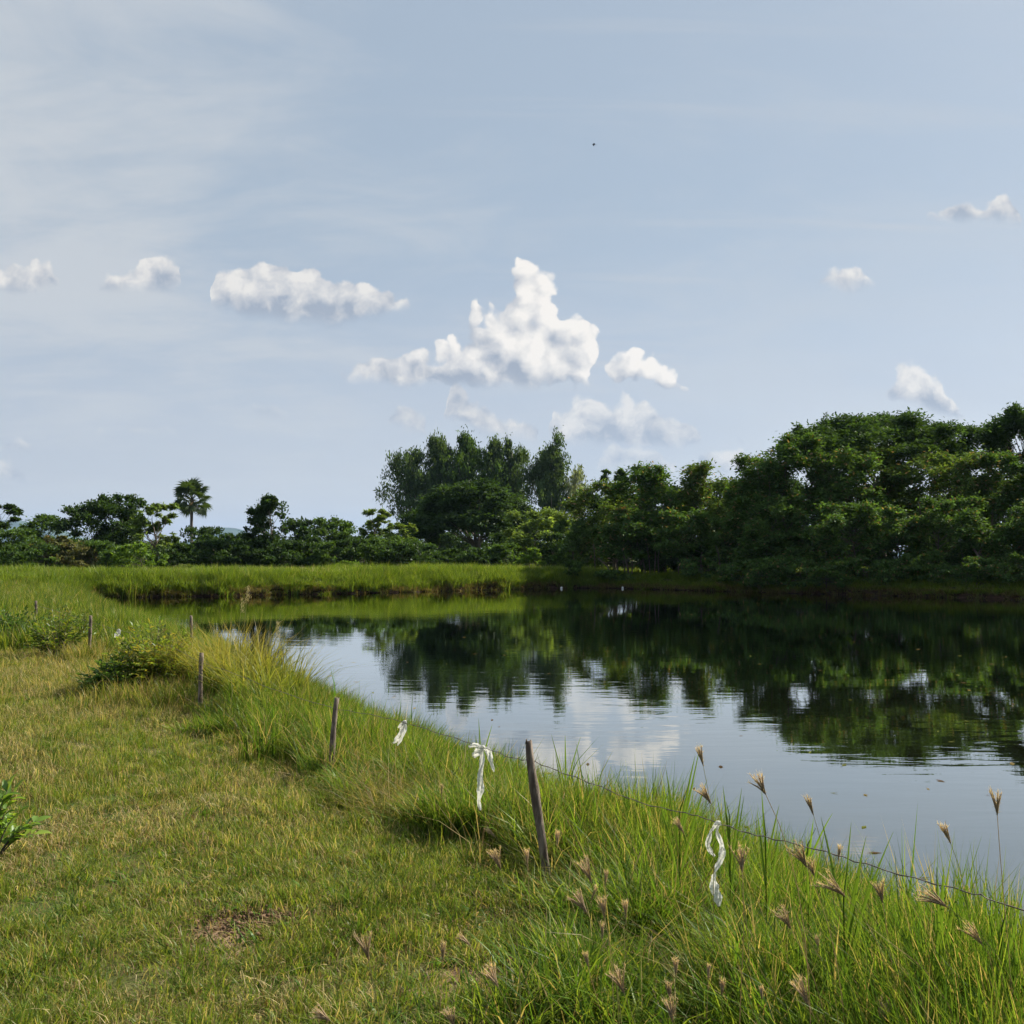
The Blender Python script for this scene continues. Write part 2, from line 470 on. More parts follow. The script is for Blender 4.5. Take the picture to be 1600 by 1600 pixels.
def signed(x, y):
    """metres from the waterline, positive on land"""
    p = np.stack([np.asarray(x, float).ravel(), np.asarray(y, float).ravel()], 1)
    out = np.empty(len(p))
    ab = SEG_B - SEG_A; L2 = (ab ** 2).sum(1)
    for s in range(0, len(p), 4000):
        q = p[s:s + 4000]
        ap = q[:, None, :] - SEG_A[None]
        t = np.clip((ap * ab[None]).sum(2) / L2[None], 0, 1)
        d = ap - ab[None] * t[..., None]
        dist = np.sqrt((d ** 2).sum(2).min(1))
        yi = (SEG_A[None, :, 1] > q[:, 1:2]) != (SEG_B[None, :, 1] > q[:, 1:2])
        xi = (SEG_B[:, 0] - SEG_A[:, 0])[None] * (q[:, 1:2] - SEG_A[None, :, 1]) / (ab[:, 1] + 1e-12)[None] + SEG_A[None, :, 0]
        ins = (yi & (q[:, 0:1] < xi)).sum(1) % 2 == 1
        out[s:s + 4000] = np.where(ins, -dist, dist)
    return out.reshape(np.shape(x))


def farness(x, y): return np.maximum(ss((y - 44) / 12), ss((x - 12) / 6))


def ground_z(x, y, sd=None):
    x = np.asarray(x, float); y = np.asarray(y, float)
    if sd is None: sd = signed(x, y)
    f = farness(x, y)
    near = -.72 + .72 * ss((sd + .1) / 2.3)
    bite = vnoise(x, y, 1.3, 9) * .22
    lip = .08 + .36 * vnoise(x, y, .22, 4) + .1 * (vnoise(x, y, 1.1, 14) - .5)
    far = -.74 + lip * ss((sd - bite * .3) / .22) + (.74 - lip + .18) * ss((sd - .25) / 2.6)
    z = near * (1 - f) + far * f
    lawn = ss((sd - 1.6) / 2)
    z = z + lawn * ((vnoise(x, y, .35, 1) - .5) * .10 + (vnoise(x, y, 1.6, 2) - .5) * .035 * (1 - f))
    under = sd < 0
    z = np.where(under, -.72 - np.minimum(1.6, -sd * .45), z)
    return z


def build_ground():
    idx = np.arange(0, _n, 1); S = SHORE[idx]; n = len(S)
    rad = np.linalg.norm(S - CTR, axis=1)
    offs = [-6, -2.5, -1, -.4, -.15, 0, .07, .14, .22, .32, .45, .6, .8, 1.0, 1.25, 1.5, 1.8, 2.1, 2.5, 3, 3.6, 4.3, 5.2, 6.2, 7.5, 9, 11, 13.5, 17, 22, 28, 36, 46, 60, 80, 110, 150, 210, 300, 450, 700, 1100, 1800, 3000, 5000, 8000, 12000]
    rings = []
    for o in offs: rings.append(CTR + (S - CTR) * ((rad + o) / rad)[:, None])
    P = np.concatenate(rings); x, y = P[:, 0], P[:, 1]
    sd = signed(x[:len(x)], y)
    z = ground_z(x, y, sd)
    far_flat = ss((np.hypot(x, y) - 150) / 100); z = z * (1 - far_flat) + .1 * far_flat
    V = np.column_stack([x, y, z])
    m = len(offs); j = np.arange(n); jn = (j + 1) % n
    q = np.concatenate([np.column_stack([i * n + j, i * n + jn, (i + 1) * n + jn, (i + 1) * n + j])[:, ::-1] for i in range(m - 1)])
    # inside of the basin
    c = len(V); V = np.vstack([V, [CTR[0], CTR[1], -2.3]])
    t = np.column_stack([jn, j, np.full(n, c)])[:, ::-1]
    me = mesh('ground', V, q, t, None, ground_material(), True)
    me.flip_normals() if me.polygons[n * 20].normal.z < 0 else None
    f = farness(x, y)
    mud = f * (1 - ss((sd - .45) / .5)) + (1 - f) * (1 - ss((sd - .2) / .4))
    # bare scrapes on the lawn
    for (bx, by, r) in BARE:
        dd = np.hypot((x - bx) / 1.6, y - by); pass
    scr = np.zeros(len(x))
    for (bx, by, r) in BARE: scr = np.maximum(scr, 1 - ss((np.hypot((x - bx) / 1.6, y - by) - r * .6) / r))
    a = me.attributes.new('scrape', 'FLOAT', 'POINT'); a.data.foreach_set('value', np.append(scr, 0.).astype(np.float32))
    a = me.attributes.new('bank', 'FLOAT', 'POINT')
    a.data.foreach_set('value', np.append(np.clip(mud, 0, 1), 1.).astype(np.float32))
    tag(link('ground', me), kind='structure')


BARE = []
for (px, py, r) in ((430, 1442, .16), (360, 1462, .14), (520, 1440, .12), (640, 1446, .12), (760, 1510, .10), (330, 1280, .1), (560, 1210, .12)):
    d = EYE * 1600 / (py - HORIZON_PX); BARE.append(((px - 800) / 1600 * d, d, r))
build_ground()

# water sheet
S2 = CTR + (SHORE - CTR) * ((_r + .9) / _r)[:, None]
wv = np.column_stack([S2, np.full(len(S2), WATER)])
wv = np.vstack([wv, [CTR[0], CTR[1], WATER]])
j = np.arange(_n)
wme = mesh('water', wv, None, np.column_stack([j, (j + 1) % _n, np.full(_n, _n)]), None, water_material())
if wme.polygons[0].normal.z < 0: wme.flip_normals()
tag(link('water', wme), kind='structure')


# distant hills
def hills():
    mb = MB(); n = 160
    m, t, out = mat_new('wooded_hillside')
    g = t.node('ShaderNodeNewGeometry').outputs['Position']
    c = t.mix(t.rng(t.noise(g, .004, 6., .6), .35, .65), C4(.03, .05, .035), C4(.06, .085, .05))
    d = t.node('ShaderNodeBsdfDiffuse'); t.put(d.inputs[0], c); t.l.new(d.outputs[0], out.inputs[0])
    D = 8200.
    prof = [(-400, 845), (-200, 800), (-60, 808), (0, 813), (22, 810), (45, 813), (70, 818), (100, 828), (180, 858), (280, 850), (340, 824), (365, 825), (390, 832), (420, 862), (520, 858), (640, 868), (900, 866), (1200, 868), (1500, 860), (2000, 855)]
    px = np.linspace(-400, 2000, n); py = np.interp(px, [p[0] for p in prof], [p[1] for p in prof])
    py = py + (vnoise(px, px * 0, .05, 3) - .5) * 5 + (vnoise(px, px * 0, .15, 4) - .5) * 2.5
    rows = []
    K = 14
    for k in range(K):
        f = k / (K - 1)
        dist = D + (f - .35) * 3600
        hk = math.exp(-((f - .35) / .27) ** 2) if f > .35 else ss(f / .35)
        h = (HORIZON_PX - py) / 1600 * D * hk * (1 + .25 * (vnoise(px * .02 + k, px * 0 + k * .7, 1., 8) - .5) * (abs(f - .35) > .1))
        rows.append(np.column_stack([(px - 800) / 1600 * dist, np.full(n, dist), h + .1 - 3 * (k in (0, K - 1))]))
    V = np.concatenate(rows); j = np.arange(n - 1)
    q = np.concatenate([np.column_stack([k * n + j, k * n + j + 1, (k + 1) * n + j + 1, (k + 1) * n + j]) for k in range(K - 1)])
    tag(link('hills', mesh('hills', V, q, None, None, m, True)), kind='structure')


hills()


# ------------------------------------------------------------------ grass
def tuft(seed, n, rad, h, w, bend, pal, wpal, dens=.5, tipfade=None, hvar=.45, lean=(0, 0)):
    """a tuft of curved tapering blades"""
    g = np.random.default_rng(seed)
    r = rad * np.sqrt(g.random(n)); ph = g.random(n) * 6.283
    bx, by = r * np.cos(ph), r * np.sin(ph)
    az = ph + g.normal(0, 1.1, n)
    H = h * (1 - hvar * g.random(n)); B = bend * (.25 + g.random(n) * 1.1)
    W = w * (.6 + .7 * g.random(n))
    tw = g.normal(0, .8, n)
    pi = g.choice(len(pal), n, p=np.array(wpal) / sum(wpal))
    base = np.array(pal)[pi] * (.72 + .56 * g.random((n, 1)))
    T = (0, .36, .7, 1.); V = np.zeros((n, 7, 3)); Cc = np.zeros((n, 7, 3))
    for k, t in enumerate(T):
        out = B * H * t ** 2
        cx = bx + np.cos(az) * out + lean[0] * H * t; cy = by + np.sin(az) * out + lean[1] * H * t
        cz = H * (t - .42 * np.minimum(B, 1.3) * t ** 2.4)
        sx = -np.sin(az + tw); sy = np.cos(az + tw)
        ww = W * (1 - t ** 1.7) * .5
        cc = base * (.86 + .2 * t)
        if tipfade is not None: cc = cc * (1 - ss((t - .45) / .5)) + np.array(tipfade) * ss((t - .45) / .5) * (.7 + .5 * g.random((n, 1)))
        if k < 3:
            V[:, 2 * k] = np.column_stack([cx - sx * ww, cy - sy * ww, cz]); V[:, 2 * k + 1] = np.column_stack([cx + sx * ww, cy + sy * ww, cz])
            Cc[:, 2 * k] = cc; Cc[:, 2 * k + 1] = cc
        else:
            V[:, 6] = np.column_stack([cx, cy, cz]); Cc[:, 6] = cc
    V[:, :2, 2] -= .02
    o = (np.arange(n) * 7)[:, None]
    q = np.concatenate([o + np.array([[0, 1, 3, 2]]), o + np.array([[2, 3, 5, 4]])])
    t_ = o + np.array([[4, 5, 6]])
    return mesh('tuft', V.reshape(-1, 3), q, t_, Cc.reshape(-1, 3), M_GRASS)


def stuff_grass(name, meshes, pts, rz, scl, idx, tilt=None):
    """one object that scatters the tufts over its points"""
    src = bpy.data.collections.new(name + '_tufts')
    for k, me in enumerate(meshes):
        o = bpy.data.objects.new('%s_%02d' % (name, k), me); src.objects.link(o)
    n = len(pts)
    me = bpy.data.meshes.new(name); me.vertices.add(n); me.vertices.foreach_set('co', np.asarray(pts, np.float32).ravel())
    rot = np.zeros((n, 3), np.float32); rot[:, 2] = rz
    if tilt is not None: rot[:, :2] = tilt
    a = me.attributes.new('rot', 'FLOAT_VECTOR', 'POINT'); a.data.foreach_set('vector', rot.ravel())
    a = me.attributes.new('scl', 'FLOAT_VECTOR', 'POINT'); a.data.foreach_set('vector', np.asarray(scl, np.float32).ravel())
    a = me.attributes.new('idx', 'INT', 'POINT'); a.data.foreach_set('value', np.asarray(idx, np.int32))
    o = link(name, me)
    ng = bpy.data.node_groups.new(name, 'GeometryNodeTree')
    ng.interface.new_socket('Geometry', in_out='INPUT', socket_type='NodeSocketGeometry')
    ng.interface.new_socket('Geometry', in_out='OUTPUT', socket_type='NodeSocketGeometry')
    N = ng.nodes; L = ng.links
    gi = N.new('NodeGroupInput'); go = N.new('NodeGroupOutput')
    ci = N.new('GeometryNodeCollectionInfo'); ci.inputs['Collection'].default_value = src
    ci.inputs['Separate Children'].default_value = True; ci.inputs['Reset Children'].default_value = True
    ip = N.new('GeometryNodeInstanceOnPoints'); ip.inputs['Pick Instance'].default_value = True
    def attr(nm, ty):
        q = N.new('GeometryNodeInputNamedAttribute'); q.data_type = ty; q.inputs['Name'].default_value = nm
        return [s for s in q.outputs if s.enabled and s.name == 'Attribute'][0]
    L.new(gi.outputs[0], ip.inputs['Points']); L.new(ci.outputs[0], ip.inputs['Instance'])
    L.new(attr('idx', 'INT'), ip.inputs['Instance Index'])
    L.new(attr('rot', 'FLOAT_VECTOR'), ip.inputs['Rotation']); L.new(attr('scl', 'FLOAT_VECTOR'), ip.inputs['Scale'])
    L.new(ip.outputs[0], go.inputs[0])
    md = o.modifiers.new('scatter', 'NODES'); md.node_group = ng
    return tag(o, kind='stuff')


GREEN = (.088, .150, .022); YGREEN = (.17, .205, .032); DRY = (.36, .29, .14); DGREEN = (.05, .10, .018); OLIVE = (.14, .15, .045); BROWN = (.16, .10, .055)


def sample(n, x0, x1, y0, y1, dens):
    """n random places in a box; dens(x, y, sd) gives the chance to keep each"""
    x = rng.uniform(x0, x1, n); y = rng.uniform(y0, y1, n); sd = signed(x, y)
    k = (rng.random(n) < dens(x, y, sd)) & (np.abs(x) < .56 * y + 1.6)
    return x[k], y[k], sd[k]


def scatter(name, meshes, x, y, sd, smin, smax, hmul=None, tilt=.12, z=None, idx=None):
    n = len(x)
    s = rng.uniform(smin, smax, n)
    sc = np.column_stack([s, s, s * (hmul if hmul is not None else 1.)])
    z = ground_z(x, y, sd) if z is None else z
    return stuff_grass(name, meshes, np.column_stack([x, y, z]), rng.random(n) * 6.283, sc, idx if idx is not None else rng.integers(0, len(meshes), n), rng.normal(0, tilt, (n, 2)))


def bare_mask(x, y):
    k = np.ones_like(x)
    nz = (vnoise(x, y, 9, 61) - .5) * .16
    for (bx, by, r) in BARE: k *= ss((np.hypot((x - bx) / 1.6, y - by) + nz * 1.6 - r * .4) / (r * .8)) * .82 + .18
    return k


def build_grass():
    g1 = [tuft(10 + i, 36, .085, .085, .0042, 1.05, [(.10, .175, .025), (.20, .245, .04), (.42, .34, .17), BROWN, OLIVE], [5, 4.4, 1.7, .8, 1.], hvar=.6) for i in range(4)]
    g2 = [tuft(20 + i, 36, .10, .075, .0038, 1.35, [(.12, .18, .03), OLIVE, (.50, .41, .22), BROWN], [4, 2.2, 3.8, .8]) for i in range(4)]
    # lawn near the camera
    land = lambda sd: ss((sd - 1.35) / .7)
    def split(x, y): return vnoise(x, y, 1.15, 11) * .5 + vnoise(x, y, 4.2, 12) * .35 + .15 * rng.random(len(x)) + ss((y - 5.2) / 5) * .17
    def dn(x, y, sd): return land(sd) * bare_mask(x, y) * np.clip((4.5 / np.hypot(x, y)) ** 1.5, 0, 1) * (.22 + .78 * (vnoise(x, y, 4.1, 6) * .6 + vnoise(x, y, 9.3, 7) * .4 > .36))
    X, Y, SD = sample(190000, -14, 3, 2.6, 24, dn)
    f = split(X, Y) > .56
    hm = .5 + .7 * vnoise(X, Y, .9, 14) ** 1.5 + .75 * vnoise(X, Y, 5.2, 15) ** 2 + .4 * ss((1.0 - (SD - 2.0)) / 1.0)
    bump = np.clip(np.hypot(X, Y) / 6, 1, 1.9)
    for nm, ms, k in (('lawn_grass', g1, ~f), ('dry_grass', g2, f)):
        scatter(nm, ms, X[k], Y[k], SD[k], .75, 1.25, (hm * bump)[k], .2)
    wd_ = [tuft(160 + i, 11, .035, .05, .017, 1.4, [(.08, .16, .03), (.12, .19, .04)], [2, 1], hvar=.5) for i in range(4)]
    X, Y, SD = sample(5200, -9, 3, 2.6, 13, lambda x, y, sd: (sd > 1.9) * np.clip(4.5 / y, 0, 1) * .8 * (vnoise(x, y, .9, 18) > .45))
    scatter('lawn_weeds', wd_, X, Y, SD, .6, 1.4, None, .2)
    ct = [tuft(130 + i, 30, .06, .17, .0058, .8, [GREEN, YGREEN, DGREEN, DRY], [4, 4, 2, .8], hvar=.55) for i in range(4)]
    X, Y, SD = sample(9000, -9, 3, 2.6, 14, lambda x, y, sd: (sd > 1.6) * np.clip(4.5 / y, 0, 1) * .5 * (vnoise(x, y, 2.1, 16) > .42) * bare_mask(x, y))
    scatter('coarse_tufts', ct, X, Y, SD, .6, 1.2, .5 + .7 * rng.random(len(X)), .2)
    lt_ = [tuft(140 + i, 26, .13, .05, .0036, 2.6, [(.36, .27, .15), (.28, .20, .12), (.2, .14, .09)], [3, 2, 1], hvar=.7) for i in range(4)]
    X, Y, SD = sample(26000, -9, 3, 2.6, 14, lambda x, y, sd: (sd > 1.5) * np.clip((4.5 / y) ** 1.3, 0, 1) * np.maximum(.28 * (vnoise(x, y, 1.4, 17) > .5), 1.1 * (1 - bare_mask(x, y))))
    scatter('straw_litter', lt_, X, Y, SD, .7, 1.2, None, .25)
    def clods(seed):
        g = np.random.default_rng(seed); mb = MB()
        for i in range(22):
            r = g.uniform(.002, .007) * (1 + (g.random() < .15)); c = g.normal(0, .05, 2)
            v = np.array([(1, 0, 0), (-1, 0, 0), (0, 1, 0), (0, -1, 0), (0, 0, .8), (0, 0, -.6)]) * r * g.uniform(.6, 1.3, (6, 3)) + np.array([c[0], c[1], r * .3])
            mb.add(v, None, [(0, 2, 4), (2, 1, 4), (1, 3, 4), (3, 0, 4), (2, 0, 5), (1, 2, 5), (3, 1, 5), (0, 3, 5)], np.array((.2, .135, .09)) * g.uniform(.5, 1.3))
        return mb.mesh('clods', M_SEED)
    X, Y, SD = sample(40000, -4, 2, 2.6, 9, lambda x, y, sd: (sd > 1.5) * (1 - bare_mask(x, y)) * .8)
    scatter('soil_crumbs', [clods(150 + i) for i in range(4)], X, Y, SD, .7, 1.5, None, .1)
    # rough grass farther up the bank
    md = [tuft(30 + i, 46, .22, .34, .010, .55, [GREEN, YGREEN, DRY, OLIVE], [3, 4, 4.6, 2.4], hvar=.6) for i in range(5)]
    def dm(x, y, sd): return ss((sd - 2.2) / 1.5) * ss((y - 9.5 + .35 * (x + 5)) / 6) * np.clip((14 / y) ** 1.2, 0, 1) * (.45 + .55 * (vnoise(x, y, .5, 21) > .4))
    X, Y, SD = sample(60000, -45, 0, 8.5, 62, dm)
    ex = np.array([(P[0] + rng.normal(0, .22), P[1] - .1 - abs(rng.normal(0, .3))) for P in ((-6.8, 16.5), (-10.7, 23.), (-7.0, 17.4)) for _ in range(26)])
    ex2 = np.array([at(p_, 1060, d_).xy for p_, d_ in zip(rng.uniform(128, 310, 130), rng.uniform(10.9, 14.0, 130))])
    ex = np.vstack([ex2[ex2[:, 1] > 0], ex])
    X = np.append(X, ex[:, 0]); Y = np.append(Y, ex[:, 1]); SD = signed(X, Y)
    scatter('rough_grass', md, X, Y, SD, .6, 1.15, np.where(np.arange(len(X)) >= len(X) - len(ex), 1.15, .35 + .75 * vnoise(X, Y, .4, 22) + .35 * (vnoise(X, Y, 1.8, 23) - .5) + .012 * Y), .12)
    # tall grass on the near bank
    tl = [tuft(40 + i, 60, .12, .62, .0084, .34, [(.094, .176, .022), (.172, .236, .034), DRY, (.052, .105, .018)], [5, 4.6, 1.1, 2.], hvar=.6) for i in range(6)]
    tl += [tuft(46 + i, 34, .13, .58, .0052, .55, [YGREEN, DRY, OLIVE, BROWN, GREEN], [3, 1.7, 2.6, .6, 2.6], hvar=.65) for i in range(3)]
    def dt(x, y, sd): return (sd > -.12) * (1 - ss((sd - 1.75 - 1.1 * (vnoise(x, y, 1.5, 31) - .4) - .55 * ss((4.6 - y) / 1.6)) / .5)) * np.clip((6.8 / np.hypot(x, y)) ** 1.15, 0, 1) * (.5 + .5 * (vnoise(x, y, 2.6, 36) > .28))
    X, Y, SD = sample(145000, -12, 5, .5, 26, dt)
    hm = .66 + .14 * ss(SD / 1.2) * (1 - ss((SD - 1.2) / .9)) + .5 * (vnoise(X, Y, .9, 32) - .45) + .42 * (vnoise(X, Y, 3.3, 34) - .5) - .26 * ss((SD - 1.5) / .7) + .16 * ss((4.4 - Y) / 1.5)
    pick = np.where(vnoise(X, Y, 1.7, 35) * .7 + .3 * rng.random(len(X)) + .18 * ss((SD - 1.1) / .9) > .79, rng.integers(6, 9, len(X)), rng.integers(0, 6, len(X)))
    for P, dep in (((.17, 5.02), .9), ((-1.31, 7.4), 1.2), ((-3.25, 10.7), 2.2)):
        ray = np.abs(X - P[0] * Y / P[1]) < .16 + .02 * P[1]
        hm = np.where(ray & (Y < P[1] + .1) & (Y > P[1] - dep), np.minimum(hm, .30), hm)
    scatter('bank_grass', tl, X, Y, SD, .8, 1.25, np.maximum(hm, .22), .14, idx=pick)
    fr = [tuft(50 + i, 60, .3, .62, .016, .45, [GREEN, YGREEN, DRY, DGREEN], [5, 5, .8, 1.6], hvar=.5) for i in range(4)]
    def df(x, y, sd): return (sd > -.1) * (1 - ss((sd - 4.5 - .25 * (y - 22)) / 2.)) * np.clip((24 / y) ** 1.3, 0, 1)
    X, Y, SD = sample(16000, -40, 1, 17, 60, df)
    scatter('waterside_grass', fr, X, Y, SD, .7, 1.15, .6 + .5 * vnoise(X, Y, .3, 33) + .5 * (vnoise(X, Y, 1.1, 37) - .4), .14)
    # green stragglers and broad blades leaning out of the near bank
    bl = [tuft(60 + i, 9, .07, .72, .013, .5, [(.075, .165, .02), YGREEN], [3, 2], hvar=.5) for i in range(5)]
    X, Y, SD = sample(1500, -3, 4.5, 1.5, 13, lambda x, y, sd: (sd > -.05) * (sd < 1.5) * .55 * np.clip(6 / y, 0, 1))
    scatter('broad_blades', bl, X, Y, SD, .75, 1.2, .75 + .35 * rng.random(len(X)), .16)
    ds = [tuft(70 + i, 7, .09, .66, .0042, .6, [(.34, .27, .14), (.26, .22, .10), (.22, .15, .08)], [3, 2, 1], hvar=.55) for i in range(5)]
    X, Y, SD = sample(9000, -7, 4.5, 1.5, 16, lambda x, y, sd: (sd > .2) * (sd < 2.5) * .42 * np.clip(7 / y, 0, 1))
    scatter('dry_stalks', ds, X, Y, SD, .7, 1.25, .8, .25)
    # far bank
    fb = [tuft(80 + i, 85, .42, 1.05, .034, .62, [(.10, .165, .022), (.15, .21, .028), (.075, .13, .022), (.20, .20, .07)], [4, 5, 2, .5], hvar=.45) for i in range(5)]
    def dfar(x, y, sd): return (sd > .02 + .4 * (vnoise(x, y, .4, 44) > .55)) * (1 - ss((sd - 6) / 3.)) * (x < 34) * (y > 52) * np.where(x > 7, .55, 1.)
    X, Y, SD = sample(26000, -46, 34, 52, 92, dfar)
    hm = (.55 + .75 * vnoise(X, Y, .35, 41) + .25 * (vnoise(X, Y, 1.3, 45) - .5) + .12 * (rng.random(len(X)) - .5)) * (1 - .55 * ss((X - 4) / 6)) * (.72 + .28 * ss((SD - .2) / 1.))
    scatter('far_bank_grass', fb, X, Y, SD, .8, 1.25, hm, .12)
    # dead thatch hanging down the cut edge of the far bank
    th = [tuft(90 + i, 46, .3, .42, .03, 1.3, [(.17, .125, .06), (.24, .20, .09), (.10, .08, .04), (.12, .15, .035)], [2, 2, 2, 4], hvar=.6) for i in range(4)]
    X, Y, SD = sample(60000, -30, 34, 52, 84, lambda x, y, sd: (sd > .02) * (sd < .8) * (.6 + .4 * (vnoise(x, y, .5, 47) > .42)))
    scatter('bank_thatch', th, X, Y, SD, .7, 1.2, None, .2)
    # low water weeds at the foot of the far bank
    wd = [tuft(100 + i, 50, .4, .16, .04, .9, [(.045, .08, .02), (.07, .10, .03)], [2, 1]) for i in range(3)]
    X, Y, SD = sample(26000, -26, 8, 55, 82, lambda x, y, sd: (sd > -.7) * (sd < .2) * (vnoise(x, y, .3, 51) > .68) * (rng.random(len(x)) < .6))
    scatter('water_weeds', wd, X, Y, SD, .7, 1.3, None, .1, z=np.full(len(X), WATER - .01))
    # meadow behind the far bank, up to the trees
    me_ = [tuft(110 + i, 60, .8, .8, .07, .5, [(.09, .15, .022), (.14, .19, .03), (.19, .19, .07)], [3, 3, 1]) for i in range(3)]
    X, Y, SD = sample(9000, -75, 60, 62, 140, lambda x, y, sd: (sd > 7) * .9 * np.where(x > 8, .25, 1.))
    scatter('meadow_grass', me_, X, Y, SD, .8, 1.3, .65 + .5 * vnoise(X, Y, .12, 52), .1)
    # pale plumes along the top of the far bank
    pl = [tuft(120 + i, 5, .2, 1.0, .03, .3, [(.42, .38, .28), (.35, .33, .2)], [1, 1]) for i in range(3)]
    X, Y, SD = sample(5000, -45, 6, 56, 88, lambda x, y, sd: (sd > 3.) * (sd < 9) * .6)
    scatter('grass_plumes', pl, X, Y, SD, .8, 1.15, None, .12)



def flecks():
    """fallen leaves and bits of straw floating on the pond"""
    g = np.random.default_rng(77); mb = MB(); n = 0
    while n < 260:
        y = g.uniform(4, 70); x = g.uniform(-.5, .5) * y + 1
        sd = float(signed(np.array([x]), np.array([y]))[0])
        if sd > -.15 or g.random() > .18 + math.exp(sd / 1.2): continue
        n += 1; a = g.random() * 6.28; L = g.uniform(.02, .06) * (1 + y / 60); W = L * g.uniform(.2, .5)
        c, s_ = math.cos(a), math.sin(a); z = WATER + .003
        mb.add([(x - c * L, y - s_ * L, z), (x + s_ * W, y - c * W, z + .002), (x + c * L, y + s_ * L, z + .004), (x - s_ * W, y + c * W, z + .002)], [(0, 1, 2, 3)], None,
               np.array([(.28, .22, .10), (.16, .18, .05), (.12, .08, .05)][int(g.integers(0, 3))]) * g.uniform(.7, 1.2))
    tag(link('floating_leaves', mb.mesh('floating_leaves', M_GRASS)), kind='stuff')


build_grass()
flecks()


# ------------------------------------------------------------------ trees
def leaf_quads(g, cen, tdir, length, width, col, nbias=None):
    """flat leaf sprays: rhombs centred at cen along tdir"""
    n = len(cen)
    r = g.normal(size=(n, 3))
    if nbias is not None: r = r * .8 + nbias
    side = np.cross(tdir, r); side /= np.linalg.norm(side, axis=1)[:, None] + 1e-9
    L = (length * (.6 + .8 * g.random(n)))[:, None] * .5; W = (width * (.6 + .8 * g.random(n)))[:, None] * .5
    V = np.stack([cen - tdir * L, cen + side * W - tdir * L * .15, cen + tdir * L, cen - side * W - tdir * L * .15], 1)
    return V.reshape(-1, 3), np.repeat(col, 4, axis=0)


def unit(v): return v / (np.linalg.norm(v, axis=1)[:, None] + 1e-9)


def ball(g, n):
    v = unit(g.normal(size=(n, 3)))
    return v


